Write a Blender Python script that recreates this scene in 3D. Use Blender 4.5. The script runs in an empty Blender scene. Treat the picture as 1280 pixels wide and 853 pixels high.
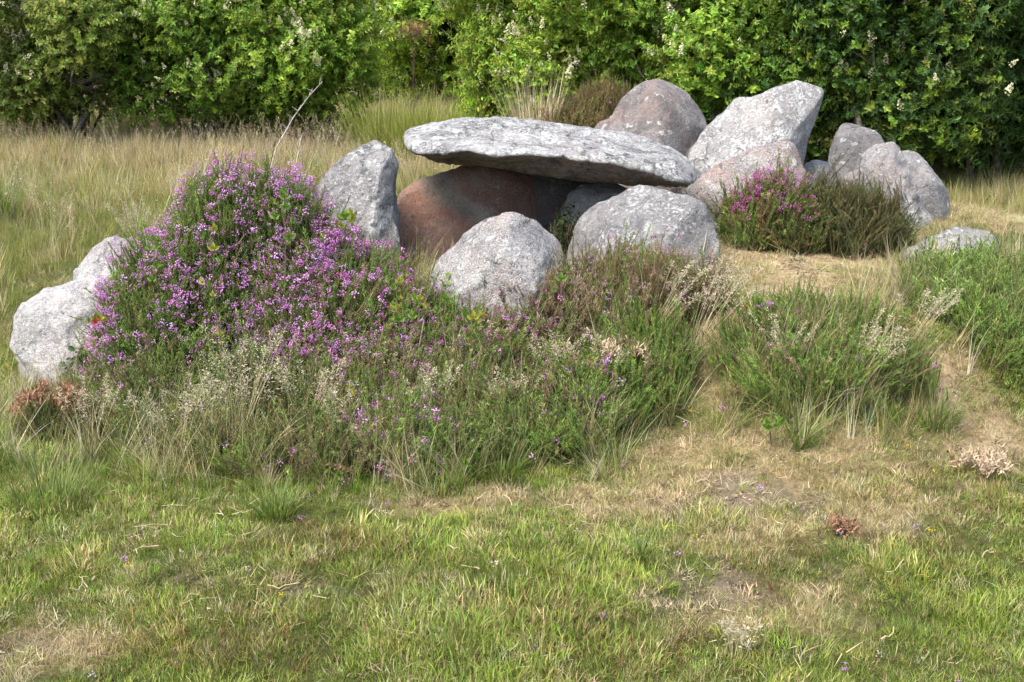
import bpy, math, random
import numpy as np

# ------------------------------------------------------------------ camera, sky, sun, exposure
SC = bpy.context.scene
COL = SC.collection
R = math.radians
PITCH = 17.4
FOC = 40.0
CAMZ = 1.75
cam = bpy.data.cameras.new("camera")
cam.lens = FOC; cam.sensor_width = 36.0; cam.clip_start = 0.05; cam.clip_end = 1500
camo = bpy.data.objects.new("camera", cam); COL.objects.link(camo)
camo.location = (0, 0, CAMZ); camo.rotation_euler = (R(90 - PITCH), 0, 0)
SC.camera = camo

SUN_TO = np.array([-0.60, -0.54, 0.0]); SUN_TO /= np.linalg.norm(SUN_TO)
SUN_EL = 61.0
w = bpy.data.worlds.new("World"); SC.world = w; w.use_nodes = True
nt = w.node_tree
sky = nt.nodes.new("ShaderNodeTexSky"); sky.sky_type = 'NISHITA'; sky.sun_disc = False
sky.sun_elevation = R(SUN_EL); sky.sun_rotation = math.atan2(SUN_TO[0], SUN_TO[1])
sky.air_density = 1.0; sky.dust_density = 3.5; sky.ozone_density = 1.0
nt.links.new(sky.outputs[0], nt.nodes["Background"].inputs[0])
nt.nodes["Background"].inputs[1].default_value = 0.15
sun = bpy.data.lights.new("sun", 'SUN'); sun.energy = 2.0; sun.angle = R(24.0); sun.color = (1.0, 0.97, 0.91)
suno = bpy.data.objects.new("sun", sun); COL.objects.link(suno)
from mathutils import Vector, Matrix
sd = Vector((-SUN_TO[0]*math.cos(R(SUN_EL)), -SUN_TO[1]*math.cos(R(SUN_EL)), -math.sin(R(SUN_EL))))
suno.rotation_euler = sd.to_track_quat('-Z', 'Y').to_euler(); suno.location = (-4, -4, 8)
SC.view_settings.view_transform = 'Standard'; SC.view_settings.look = 'None'
SC.view_settings.gamma = 1.0; SC.view_settings.use_curve_mapping = False
SC.view_settings.exposure = 1.55
SC.render.engine = 'CYCLES'
cy = SC.cycles
cy.max_bounces = 4; cy.diffuse_bounces = 2; cy.glossy_bounces = 1; cy.transmission_bounces = 3
cy.use_adaptive_sampling = True; cy.adaptive_threshold = 0.025
cy.transparent_max_bounces = 4
cy.caustics_reflective = False; cy.caustics_refractive = False

RNG = np.random.default_rng(7)

# ------------------------------------------------------------------ maths helpers
FPX = 1280 * FOC / 36.0
SP, CP = math.sin(R(PITCH)), math.cos(R(PITCH))
CAM = np.array([0, 0, CAMZ]); RIGHT = np.array([1., 0, 0]); UP = np.array([0, SP, CP]); FWD = np.array([0, CP, -SP])

def unproj(px, py, zc):
    px = np.asarray(px, float); py = np.asarray(py, float); zc = np.asarray(zc, float)
    a = ((px - 640) / FPX * zc)[..., None]; b = ((426.5 - py) / FPX * zc)[..., None]
    return CAM + a * RIGHT + b * UP + zc[..., None] * FWD

def proj(p):
    d = p - CAM
    zc = d @ FWD
    zs = np.maximum(zc, 1e-3)
    return 640 + FPX * (d @ RIGHT) / zs, 426.5 - FPX * (d @ UP) / zs, zc

def smooth(a, b, x):
    t = np.clip((x - a) / (b - a), 0, 1); return t * t * (3 - 2 * t)

def _hash(ix, iy, iz, seed):
    M = np.uint64(0xFFFFFFFF)
    h = (ix.astype(np.int64).astype(np.uint64) * np.uint64(374761393) + iy.astype(np.int64).astype(np.uint64) * np.uint64(668265263)
         + iz.astype(np.int64).astype(np.uint64) * np.uint64(2147483647) + np.uint64(seed * 1442695 + 12345)) & M
    h = ((h ^ (h >> np.uint64(13))) * np.uint64(1274126177)) & M
    h = ((h ^ (h >> np.uint64(16))) * np.uint64(2246822519)) & M
    h = h ^ (h >> np.uint64(15))
    return (h & np.uint64(0xFFFFFF)).astype(float) / float(0xFFFFFF) * 2 - 1

def vnoise(p, seed=0):
    f = np.floor(p); t = p - f; t = t * t * t * (t * (t * 6 - 15) + 10)
    x, y, z = f[..., 0], f[..., 1], f[..., 2]
    r = 0
    for dx in (0, 1):
        wx = t[..., 0] if dx else 1 - t[..., 0]
        for dy in (0, 1):
            wy = t[..., 1] if dy else 1 - t[..., 1]
            for dz in (0, 1):
                wz = t[..., 2] if dz else 1 - t[..., 2]
                r = r + wx * wy * wz * _hash(x + dx, y + dy, z + dz, seed)
    return r

def fbm(p, octs=4, seed=0, gain=0.5):
    r = 0; a = 1.0
    for i in range(octs):
        r = r + a * vnoise(p * 2.03 ** i + i * 7.31, seed + i); a *= gain
    return r

def n2(x, y, s, seed=0, octs=3):
    x = np.asarray(x, float)
    return fbm(np.stack([x * s, np.asarray(y, float) * s, np.zeros_like(x)], -1), octs, seed)

# ------------------------------------------------------------------ terrain
def H(x, y):
    x = np.asarray(x, float); y = np.asarray(y, float)
    r = np.sqrt(((x - 0.9) / 3.9) ** 2 + ((y - 6.6) / 2.9) ** 2)
    z = 0.38 * smooth(1.0, 0.52, r + 0.05 * n2(x, y, 0.7, 3))
    z = z + 0.30 * np.exp(-((x + 1.27) / 0.62) ** 4 - ((y - 5.3) / 0.60) ** 4)
    z = z + 0.08 * np.exp(-((x - 1.25) / 0.45) ** 2 - ((y - 4.4) / 0.40) ** 2)
    z = z + 0.06 * np.exp(-((x - 2.2) / 0.6) ** 2 - ((y - 4.9) / 0.5) ** 2)
    z = z + 0.25 * np.exp(-((x - 0.6) / 0.7) ** 2 - ((y - 8.0) / 0.6) ** 2)
    near = np.exp(-((y - 5) / 9) ** 2 - (x / 9) ** 2)
    z = z + (0.018 * n2(x, y, 2.2, 5, 3) + 0.006 * n2(x, y, 9, 6, 2)) * near + 0.05 * n2(x, y, 0.35, 8, 2)
    return z

def hit(px, py):
    """ground point seen at a pixel of the photograph"""
    d = unproj(px, py, 1.0) - CAM
    t = np.linspace(1.0, 40, 4000)
    P = CAM + t[:, None] * d
    k = np.argmax(P[:, 2] < H(P[:, 0], P[:, 1]))
    return P[k]

# pixel-space measurement of ground zones, evaluated at ground points
def ell(px, py, cx, cy, rx, ry):
    q = np.sqrt(((px - cx) / rx) ** 2 + ((py - cy) / ry) ** 2)
    return 1 - smooth(0.35, 1.3, q)

DRY = [(930, 585, 210, 62), (1010, 325, 130, 62), (1180, 470, 70, 60), (1225, 560, 85, 45), (760, 640, 90, 45),
       (990, 770, 110, 40), (60, 810, 110, 45), (1230, 262, 110, 26), (880, 440, 45, 60), (1110, 640, 90, 30), (560, 630, 120, 18), (930, 680, 120, 30)]
BARE = [(900, 612, 105, 30), (930, 742, 120, 24), (30, 812, 100, 32), (985, 350, 75, 30), (1215, 575, 60, 26), (596, 690, 34, 10),
        (380, 750, 60, 14), (1080, 300, 70, 26), (830, 735, 60, 14), (1000, 640, 60, 14), (1190, 490, 40, 30), (250, 720, 40, 10)]
RED = [(1150, 640, 150, 55), (1010, 730, 80, 40), (820, 800, 140, 40), (400, 690, 90, 30), (250, 810, 200, 40), (700, 760, 60, 30)]

def zones(x, y):
    z = H(x, y)
    px, py, zc = proj(np.stack([x, y, z], -1))
    px = px + 34 * n2(x, y, 3.1, 21) + 22 * n2(x, y, 11, 23); py = py + 20 * n2(x, y, 3.1, 22) + 15 * n2(x, y, 11, 24)
    f = lambda L: np.max(np.stack([ell(px, py, *e) for e in L]), 0)
    dry, bare, red = f(DRY), f(BARE), f(RED)
    infront = zc > 1.2
    return px, py, zc, dry * infront, bare * infront, red * infront

# lawn / bank border as a curve in the photograph
BX = np.array([-400, 0, 150, 300, 450, 560, 640, 760, 840, 870, 890, 905, 1000, 1080, 1180, 1215, 1250, 1290, 1700])
BY = np.array([590, 588, 600, 612, 622, 610, 596, 566, 520, 470, 520, 545, 572, 570, 545, 500, 478, 484, 500])
def bank_mask(px, py):   # 1 where tall heath vegetation grows
    b = smooth(6, -14, py - np.interp(px, BX, BY))
    top = smooth(-10, 30, py - np.interp(px, [-400, 0, 60, 120, 200, 380, 460, 560, 700, 890, 905, 1000, 1100, 1130, 1290, 1700], [560, 500, 470, 400, 330, 330, 345, 372, 372, 330, 390, 400, 380, 330, 320, 330]))
    path = ell(px, py, 885, 440, 42, 80) + ell(px, py, 1190, 440, 55, 90) + ell(px, py, 1020, 335, 150, 55) + ell(px, py, 1225, 560, 90, 60)
    return np.clip(b * top - path, 0, 1)

# ------------------------------------------------------------------ object helpers
def link(o, parent=None):
    COL.objects.link(o)
    if parent is not None: o.parent = parent
    return o

def tag(o, label=None, cat=None, group=None, kind=None):
    if label: o["label"] = label
    if cat: o["category"] = cat
    if group: o["group"] = group
    if kind: o["kind"] = kind
    return o

def empty(name, loc, label, cat, group=None):
    o = bpy.data.objects.new(name, None); o.empty_display_size = 0.1
    o.location = tuple(float(v) for v in loc); COL.objects.link(o)
    return tag(o, label, cat, group)

class MB:
    """collects vertices, faces, a random number per face corner and a material index"""
    def __init__(s): s.v = []; s.f = []; s.r = []; s.m = []; s.n = 0
    def add(s, v, f, r=0.5, m=0):
        s.v.extend([tuple(map(float, q)) for q in v])
        for q in f: s.f.append(tuple(i + s.n for i in q)); s.m.append(m)
        s.r.extend([r] * len(v)); s.n += len(v)
    def mesh(s, name, mats, smoothf=False):
        me = bpy.data.meshes.new(name); me.from_pydata(s.v, [], s.f)
        for m in mats: me.materials.append(m)
        if len(mats) > 1: me.polygons.foreach_set("material_index", s.m)
        a = me.attributes.new("bv", 'FLOAT', 'POINT'); a.data.foreach_set("value", np.array(s.r, np.float32))
        if smoothf: me.polygons.foreach_set("use_smooth", [True] * len(me.polygons))
        me.update(); return me
    def obj(s, name, mats, parent=None, smoothf=False):
        return link(bpy.data.objects.new(name, s.mesh(name, mats, smoothf)), parent)

def tube(mb, pts, r0, r1, k=5, m=0, rv=0.5):
    pts = [np.asarray(p, float) for p in pts]; n = len(pts); v = []; f = []
    for i, p in enumerate(pts):
        d = pts[min(i + 1, n - 1)] - pts[max(i - 1, 0)]; d /= (np.linalg.norm(d) + 1e-9)
        a = np.cross(d, [0.31, 0.77, 0.55]); a /= (np.linalg.norm(a) + 1e-9); b = np.cross(d, a)
        rr = r0 + (r1 - r0) * i / max(n - 1, 1)
        for j in range(k):
            t = 2 * math.pi * j / k
            v.append(p + rr * (math.cos(t) * a + math.sin(t) * b))
    for i in range(n - 1):
        for j in range(k):
            f.append((i * k + j, i * k + (j + 1) % k, (i + 1) * k + (j + 1) % k, (i + 1) * k + j))
    f.append(tuple(range(k - 1, -1, -1))); f.append(tuple((n - 1) * k + j for j in range(k)))
    mb.add(v, f, rv, m)

def blade(mb, base, az, length, width, bend, lean=0.1, segs=3, r=0.5, m=0, twist=0.0):
    """a tapering grass blade that leans and bends over"""
    base = np.asarray(base, float)
    out = np.array([math.cos(az), math.sin(az), 0]); side0 = np.array([-math.sin(az), math.cos(az), 0])
    p = base.copy(); ang = lean; v = []; f = []
    for i in range(segs + 1):
        t = i / segs
        wd = width * (1 - t ** 1.6) * 0.5
        tw = twist * t
        side = side0 * math.cos(tw) + out * math.sin(tw)
        if i < segs:
            v.append(p - side * wd); v.append(p + side * wd)
        else:
            v.append(p.copy())
        p = p + (out * math.sin(ang) + np.array([0, 0, math.cos(ang)])) * (length / segs)
        ang += bend / segs
    for i in range(segs - 1):
        f.append((2 * i, 2 * i + 1, 2 * i + 3, 2 * i + 2))
    f.append((2 * segs - 2, 2 * segs - 1, 2 * segs))
    mb.add(v, f, r, m)

def leaf(mb, base, d, n, L, W, r=0.5, m=0, fold=0.25, droop=0.15):
    """pointed oval leaf, folded along its midrib; d its direction, n its upper side"""
    d = np.asarray(d, float); d /= np.linalg.norm(d) + 1e-9
    n = np.asarray(n, float); n = n - d * (n @ d); n /= np.linalg.norm(n) + 1e-9
    s = np.cross(d, n); b = np.asarray(base, float)
    q = lambda t, w_, h: b + d * L * t + s * W * w_ + n * (h * W - droop * L * t * t)
    v = [q(0, 0, 0), q(.30, -.42, fold), q(.30, 0, 0), q(.30, .42, fold), q(.68, -.36, fold), q(.68, 0, 0), q(.68, .36, fold), q(1, 0, 0)]
    f = [(0, 2, 1), (0, 3, 2), (1, 2, 5, 4), (2, 3, 6, 5), (4, 5, 7), (5, 6, 7)]
    mb.add(v, f, r, m)

# ------------------------------------------------------------------ materials
def newmat(name):
    m = bpy.data.materials.new(name); m.use_nodes = True; m.node_tree.nodes.clear()
    return m, m.node_tree

class NB:
    def __init__(s, nt): s.nt = nt
    def n(s, t, **k):
        o = s.nt.nodes.new(t)
        for a, b in k.items(): setattr(o, a, b)
        return o
    def l(s, a, b): s.nt.links.new(a, b)
    def noise(s, vec, scale, detail=4, rough=0.55, dist=0.0):
        o = s.n("ShaderNodeTexNoise"); o.inputs["Scale"].default_value = scale; o.inputs["Detail"].default_value = detail
        o.inputs["Roughness"].default_value = rough; o.inputs["Distortion"].default_value = dist
        s.l(vec, o.inputs["Vector"]); return o.outputs["Fac"]
    def ramp(s, fac, a, b, inv=False):
        o = s.n("ShaderNodeMapRange"); o.interpolation_type = 'SMOOTHSTEP'
        o.inputs[1].default_value = a; o.inputs[2].default_value = b
        o.inputs[3].default_value = 1.0 if inv else 0.0; o.inputs[4].default_value = 0.0 if inv else 1.0
        s.l(fac, o.inputs[0]); return o.outputs[0]
    def mix(s, fac, a, b, mode='MIX'):
        o = s.n("ShaderNodeMix", data_type='RGBA', blend_type=mode)
        for sock, val in ((o.inputs[0], fac), (o.inputs[6], a), (o.inputs[7], b)):
            if isinstance(val, (int, float)): sock.default_value = val
            elif isinstance(val, tuple): sock.default_value = (*val, 1)
            else: s.l(val, sock)
        return o.outputs[2]
    def math(s, op, a, b=0.5):
        o = s.n("ShaderNodeMath", operation=op)
        for sock, val in ((o.inputs[0], a), (o.inputs[1], b)):
            if isinstance(val, (int, float)): sock.default_value = val
            else: s.l(val, sock)
        return o.outputs[0]

def foliage_mat(name, col=None, var=0.35, rough=0.55, spec=0.3, trans=0.3, tcol=(1.15, 1.1, 0.6)):
    """col None: the colour comes from each piece's own 'col' value"""
    m, t = newmat(name); b = NB(t)
    out = b.n("ShaderNodeOutputMaterial")
    if col is None:
        a = b.n("ShaderNodeAttribute", attribute_type='INSTANCER', attribute_name="col"); base = a.outputs["Color"]
        a2 = b.n("ShaderNodeAttribute", attribute_type='INSTANCER', attribute_name="col2")
        bw = b.n("ShaderNodeAttribute", attribute_type='GEOMETRY', attribute_name="bv").outputs["Fac"]
        base = b.mix(b.math('GREATER_THAN', b.math('FRACT', b.math('MULTIPLY', bw, 13.7)), 0.62), base, a2.outputs["Color"])
    else:
        rgb = b.n("ShaderNodeRGB"); rgb.outputs[0].default_value = (*col, 1); base = rgb.outputs[0]
    bv = b.n("ShaderNodeAttribute", attribute_type='GEOMETRY', attribute_name="bv").outputs["Fac"]
    hs = b.n("ShaderNodeHueSaturation")
    mr = b.n("ShaderNodeMapRange"); mr.inputs[3].default_value = 1 - var; mr.inputs[4].default_value = 1 + var
    b.l(bv, mr.inputs[0]); b.l(mr.outputs[0], hs.inputs["Value"])
    mh = b.n("ShaderNodeMapRange"); mh.inputs[3].default_value = 0.485; mh.inputs[4].default_value = 0.515
    b.l(b.math('FRACT', b.math('MULTIPLY', bv, 7.3)), mh.inputs[0]); b.l(mh.outputs[0], hs.inputs["Hue"])
    b.l(base, hs.inputs["Color"])
    p = b.n("ShaderNodeBsdfPrincipled"); p.inputs["Roughness"].default_value = rough
    p.inputs["Specular IOR Level"].default_value = spec
    b.l(hs.outputs[0], p.inputs["Base Color"])
    tr = b.n("ShaderNodeBsdfTranslucent")
    b.l(b.mix(1.0, hs.outputs[0], tcol, 'MULTIPLY'), tr.inputs[0])
    ms = b.n("ShaderNodeMixShader"); ms.inputs[0].default_value = trans
    b.l(p.outputs[0], ms.inputs[1]); b.l(tr.outputs[0], ms.inputs[2]); b.l(ms.outputs[0], out.inputs[0])
    return m

def bark_mat(name, c1, c2):
    m, t = newmat(name); b = NB(t)
    tc = b.n("ShaderNodeTexCoord").outputs["Object"]
    f = b.noise(tc, 30, 5)
    p = b.n("ShaderNodeBsdfPrincipled"); p.inputs["Roughness"].default_value = 0.9
    b.l(b.mix(b.ramp(f, .35, .65), c1, c2), p.inputs["Base Color"])
    bp = b.n("ShaderNodeBump"); bp.inputs["Strength"].default_value = 0.5; bp.inputs["Distance"].default_value = 0.01
    b.l(f, bp.inputs["Height"]); b.l(bp.outputs[0], p.inputs["Normal"])
    b.l(p.outputs[0], b.n("ShaderNodeOutputMaterial").inputs[0]); return m

def rock_mat(name, grey=0.33, pink=0.3, lichen=0.45, stain=0.35, warm=0.0, speck=0.5, seed=0.0, green=0.1, red=None, crack=1.0):
    speck = speck * .62
    """speckled granite: pink where the rock is fresh, mottled pale and dark lichen crusts where it lies open to the sky"""
    m, t = newmat(name); b = NB(t)
    tco = b.n("ShaderNodeTexCoord").outputs["Object"]
    mp = b.n("ShaderNodeMapping"); mp.inputs["Location"].default_value = (seed * 3.1, seed * 1.7, seed * 2.3); b.l(tco, mp.inputs[0])
    tc = mp.outputs[0]
    g = grey * .66
    base = b.mix(b.ramp(b.noise(tc, 5, 6, 0.65), .34, .66), (g * .82 + warm, g * .785 + warm * .5, g * .775), (g * 1.30 + warm, g * 1.24 + warm * .55, g * 1.18))
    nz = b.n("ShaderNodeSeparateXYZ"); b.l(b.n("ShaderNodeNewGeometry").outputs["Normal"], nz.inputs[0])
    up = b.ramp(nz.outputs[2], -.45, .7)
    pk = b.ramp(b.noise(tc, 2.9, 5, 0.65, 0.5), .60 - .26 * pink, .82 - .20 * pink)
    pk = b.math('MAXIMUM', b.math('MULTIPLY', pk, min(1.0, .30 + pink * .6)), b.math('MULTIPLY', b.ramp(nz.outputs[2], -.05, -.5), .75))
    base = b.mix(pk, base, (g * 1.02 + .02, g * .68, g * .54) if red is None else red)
    # coarse crystals
    gr = b.noise(tc, 135, 2, 0.6)
    base = b.mix(b.math('MULTIPLY', b.ramp(gr, .53, .63), speck), base, (g * 2.1, g * 2.0, g * 1.9))
    gr2 = b.noise(tc, 95, 2, 0.6)
    base = b.mix(b.math('MULTIPLY', b.ramp(gr2, .56, .66), speck), base, (g * .22, g * .2, g * .2))
    # dark crusts
    stn = b.math('MULTIPLY', b.ramp(b.noise(tc, 7, 9, 0.75, 0.9), .46, .62), min(1.0, stain * 1.5))
    base = b.mix(stn, base, (.075, .073, .072))
    stn2 = b.math('MULTIPLY', b.ramp(b.noise(tc, 34, 5, 0.65), .54, .66), stain * .9)
    base = b.mix(stn2, base, (.085, .082, .08))
    # pale lichen: broad crusts broken into spots of a centimetre or two
    broad = b.noise(tc, 4.2, 6, 0.7, 0.3); spots = b.noise(tc, 62, 6, 0.7); med = b.noise(tc, 17, 7, 0.7)
    li = b.math('ADD', b.math('ADD', b.math('MULTIPLY', broad, .30), b.math('MULTIPLY', spots, .42)), b.math('MULTIPLY', med, .28))
    li = b.math('MULTIPLY', b.ramp(li, .55 - .11 * lichen, .62 - .075 * lichen), b.math('ADD', b.math('MULTIPLY', up, .72), .28))
    base = b.mix(b.math('MULTIPLY', li, min(1.0, .5 + lichen * .5)), base, b.mix(b.ramp(spots, .4, .62), (.32, .32, .305), (.48, .48, .46)))
    wob = b.n("ShaderNodeTexNoise"); wob.inputs["Scale"].default_value = 26; wob.inputs["Detail"].default_value = 5; b.l(tc, wob.inputs["Vector"])
    ws = b.n("ShaderNodeVectorMath", operation='SCALE'); ws.inputs[3].default_value = 0.075; b.l(wob.outputs["Color"], ws.inputs[0])
    wv = b.n("ShaderNodeVectorMath", operation='ADD'); b.l(tc, wv.inputs[0]); b.l(ws.outputs[0], wv.inputs[1])
    def ros(scale, r0, r1):
        v = b.n("ShaderNodeTexVoronoi"); v.inputs["Scale"].default_value = scale; b.l(wv.outputs[0], v.inputs["Vector"])
        sx = b.n("ShaderNodeSeparateColor"); b.l(v.outputs["Color"], sx.inputs[0])
        rad = b.math('MULTIPLY', b.math('POWER', sx.outputs[0], 1.6), r1)
        o = b.n("ShaderNodeMapRange"); o.inputs[1].default_value = 0.0; o.inputs[2].default_value = 0.05; b.l(b.math('SUBTRACT', rad, v.outputs["Distance"]), o.inputs[0])
        return o.outputs[0]
    r1 = b.math('MULTIPLY', b.math('MULTIPLY', ros(15, .1, (.30 if lichen > .1 else 0) + .25 * lichen), b.math('ADD', b.math('MULTIPLY', up, .7), .3)), .75)
    base = b.mix(r1, base, b.mix(b.ramp(med, .35, .65), (.30, .31, .29), (.48, .48, .455)))
    r2 = b.math('MULTIPLY', ros(22, .1, .20 + .35 * stain), .7)
    base = b.mix(r2, base, (.09, .09, .088))
    cv = b.n("ShaderNodeTexVoronoi", feature='DISTANCE_TO_EDGE'); cv.inputs["Scale"].default_value = 2.3; b.l(wv.outputs[0], cv.inputs["Vector"])
    crk = b.math('MULTIPLY', b.ramp(cv.outputs["Distance"], .014, .002), b.ramp(b.noise(tc, 2.2, 3), .50, .60))
    base = b.mix(b.math('MULTIPLY', crk, .35 * crack), base, (.045, .04, .036))
    gl = b.math('MULTIPLY', b.math('MULTIPLY', b.ramp(b.noise(tc, 5.2, 6, 0.7), .56, .70), up), green)
    base = b.mix(gl, base, (.30, .32, .14))
    p = b.n("ShaderNodeBsdfPrincipled"); p.inputs["Roughness"].default_value = 0.9; p.inputs["Specular IOR Level"].default_value = 0.2
    b.l(base, p.inputs["Base Color"])
    hgt = b.math('ADD', b.math('ADD', b.math('MULTIPLY', b.noise(tc, 12, 9, 0.70), 1.0), b.math('MULTIPLY', gr, .20)), b.math('SUBTRACT', b.math('MULTIPLY', li, .12), b.math('MULTIPLY', crk, .5 * crack)))
    bp = b.n("ShaderNodeBump"); bp.inputs["Strength"].default_value = 0.85; bp.inputs["Distance"].default_value = 0.045
    b.l(hgt, bp.inputs["Height"]); b.l(bp.outputs[0], p.inputs["Normal"])
    b.l(p.outputs[0], b.n("ShaderNodeOutputMaterial").inputs[0]); return m

def ground_mat():
    m, t = newmat("ground_soil_and_moss"); b = NB(t)
    tc = b.n("ShaderNodeTexCoord").outputs["Object"]
    col = b.n("ShaderNodeAttribute", attribute_type='GEOMETRY', attribute_name="gcol").outputs["Color"]
    f = b.noise(tc, 38, 8, 0.7); f2 = b.noise(tc, 170, 4, 0.6)
    hs = b.n("ShaderNodeHueSaturation"); b.l(col, hs.inputs["Color"])
    mr = b.n("ShaderNodeMapRange"); mr.inputs[1].default_value = .3; mr.inputs[2].default_value = .7
    mr.inputs[3].default_value = 0.25; mr.inputs[4].default_value = 1.75
    b.l(b.math('ADD', b.math('MULTIPLY', f, .6), b.math('MULTIPLY', f2, .4)), mr.inputs[0]); b.l(mr.outputs[0], hs.inputs["Value"])
    p = b.n("ShaderNodeBsdfPrincipled"); p.inputs["Roughness"].default_value = 0.95; p.inputs["Specular IOR Level"].default_value = 0.1
    b.l(hs.outputs[0], p.inputs["Base Color"])
    bp = b.n("ShaderNodeBump"); bp.inputs["Strength"].default_value = 1.0; bp.inputs["Distance"].default_value = 0.035
    b.l(b.math('ADD', f, b.math('MULTIPLY', f2, .5)), bp.inputs["Height"]); b.l(bp.outputs[0], p.inputs["Normal"])
    b.l(p.outputs[0], b.n("ShaderNodeOutputMaterial").inputs[0]); return m

M_GRASS = foliage_mat("grass_blade", None, 0.38, 0.6, 0.25, 0.28)
M_LEAF = foliage_mat("shrub_leaf", None, 0.32, 0.5, 0.2, 0.42)
M_HEATH = foliage_mat("heather_needles", None, 0.45, 0.7, 0.2, 0.33)
M_FLOWER = foliage_mat("heather_bell", None, 0.28, 0.6, 0.2, 0.30, (1.1, 0.9, 1.1))
M_CREAM = foliage_mat("cream_blossom", (0.62, 0.60, 0.38), 0.2, 0.7, 0.1, 0.25, (1, 1, .8))
M_TWIG = bark_mat("heather_twig", (.10, .065, .04), (.19, .13, .085))
M_BARK = bark_mat("shrub_bark", (.055, .045, .032), (.15, .125, .095))
M_STRAW = foliage_mat("dry_straw", (.50, .42, .25), 0.3, 0.75, 0.15, 0.2, (1, .95, .7))
M_SEED = foliage_mat("grass_seed", (.50, .44, .31), 0.3, 0.8, 0.1, 0.35, (1, .95, .8))
M_FERN = foliage_mat("dead_fern", (.27, .155, .092), 0.6, 0.8, 0.1, 0.2, (1, .8, .5))
M_FERNP = foliage_mat("bleached_fern", (.43, .335, .225), 0.5, 0.8, 0.1, 0.2, (1, .85, .6))
M_BRAM = foliage_mat("bramble_leaf", (.17, .27, .045), 0.3, 0.45, 0.4, 0.35)
M_BRAMY = foliage_mat("yellow_bramble_leaf", (.36, .34, .06), 0.3, 0.5, 0.3, 0.35)
M_BRAMR = foliage_mat("red_bramble_leaf", (.34, .065, .04), 0.3, 0.5, 0.3, 0.3, (1, .5, .4))
M_IVY = foliage_mat("ivy_leaf", (.045, .085, .032), 0.35, 0.35, 0.5, 0.15)
M_GREENB = foliage_mat("tussock_blade", (.115, .165, .035), 0.4, 0.55, 0.3, 0.3)
M_GREENY = foliage_mat("gap_grass_blade", (.24, .27, .06), 0.35, 0.6, 0.2, 0.3)
M_DEADTWIG = bark_mat("bleached_twig", (.30, .26, .21), (.46, .42, .36))

# ------------------------------------------------------------------ ground sheet
def axis(a, b, n, lo, hi, m):
    c = np.linspace(a, b, n); g = np.geomspace(c[1] - c[0], 1, 2)
    s = (np.geomspace(1, 60, m) - 1) / 59.0
    return np.concatenate([a - (a - lo) * s[1:][::-1], c, b + (hi - b) * s[1:]])
gx = axis(-6, 7, 300, -420, 420, 30); gy = axis(1.2, 11, 240, -300, 620, 34)
XX, YY = np.meshgrid(gx, gy)
ZZ = H(XX, YY)
nx, ny = len(gx), len(gy)
V = np.stack([XX.ravel(), YY.ravel(), ZZ.ravel()], -1)
ii = np.arange(nx * ny).reshape(ny, nx)
F = np.stack([ii[:-1, :-1], ii[:-1, 1:], ii[1:, 1:], ii[1:, :-1]], -1).reshape(-1, 4)
me = bpy.data.meshes.new("ground"); me.from_pydata(V.tolist(), [], F.tolist())
me.polygons.foreach_set("use_smooth", [True] * len(me.polygons))
px, py, zc, dry, bare, red = zones(V[:, 0], V[:, 1])
mossy = np.array([.085, .100, .026]); straw = np.array([.34, .26, .135]); soil = np.array([.215, .165, .115]); dark = np.array([.060, .045, .028])
base = mossy[None] * (1 + 0.25 * n2(V[:, 0], V[:, 1], 4, 31)[:, None])
k = np.clip(dry, 0, 1)[:, None]; base = base * (1 - k) + straw * k
k = np.clip(bare, 0, 1)[:, None] * .8; base = base * (1 - k) + soil * k
sandy = np.clip(ell(px, py, 1010, 325, 150, 65) + ell(px, py, 1225, 565, 80, 35) + ell(px, py, 1190, 450, 50, 80), 0, 1)[:, None] * .85
base = base * (1 - sandy) + np.array([.46, .345, .20]) * sandy
k = (ell(px, py, 10, 815, 45, 14) * .8)[:, None]; base = base * (1 - k) + dark * k
far = smooth(7.5, 9.5, V[:, 1])[:, None] * (1 - np.clip(dry, 0, 1)[:, None]); base = base * (1 - far) + np.array([.17, .15, .065]) * far
ca = me.attributes.new("gcol", 'FLOAT_COLOR', 'POINT')
ca.data.foreach_set("color", np.concatenate([np.clip(base, 0.005, 1), np.ones((len(V), 1))], 1).astype(np.float32).ravel())
me.materials.append(ground_mat())
tag(link(bpy.data.objects.new("ground", me)), kind="structure")

# ------------------------------------------------------------------ stones
def resample_closed(P, n):
    P = np.asarray(P, float); m = len(P); out = []
    for i in range(m):
        p0, p1, p2, p3 = P[i - 1], P[i], P[(i + 1) % m], P[(i + 2) % m]
        for t in np.linspace(0, 1, 24, endpoint=False):
            out.append(0.5 * ((2 * p1) + (-p0 + p2) * t + (2 * p0 - 5 * p1 + 4 * p2 - p3) * t * t + (-p0 + 3 * p1 - 3 * p2 + p3) * t ** 3))
    out = np.array(out); seg = np.linalg.norm(np.roll(out, -1, 0) - out, axis=1); s = np.concatenate([[0], np.cumsum(seg)])
    u = np.linspace(0, s[-1], n, endpoint=False); oo = np.vstack([out, out[:1]])
    return np.stack([np.interp(u, s, oo[:, 0]), np.interp(u, s, oo[:, 1])], -1)

def finish_stone(name, label, verts, faces, mat, base, cat="stone"):
    verts = verts - base
    me = bpy.data.meshes.new(name); me.from_pydata(verts.tolist(), [], faces)
    me.polygons.foreach_set("use_smooth", [True] * len(me.polygons)); me.materials.append(mat); me.update()
    o = bpy.data.objects.new(name, me); o.location = tuple(base); link(o)
    return tag(o, label, cat)

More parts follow.
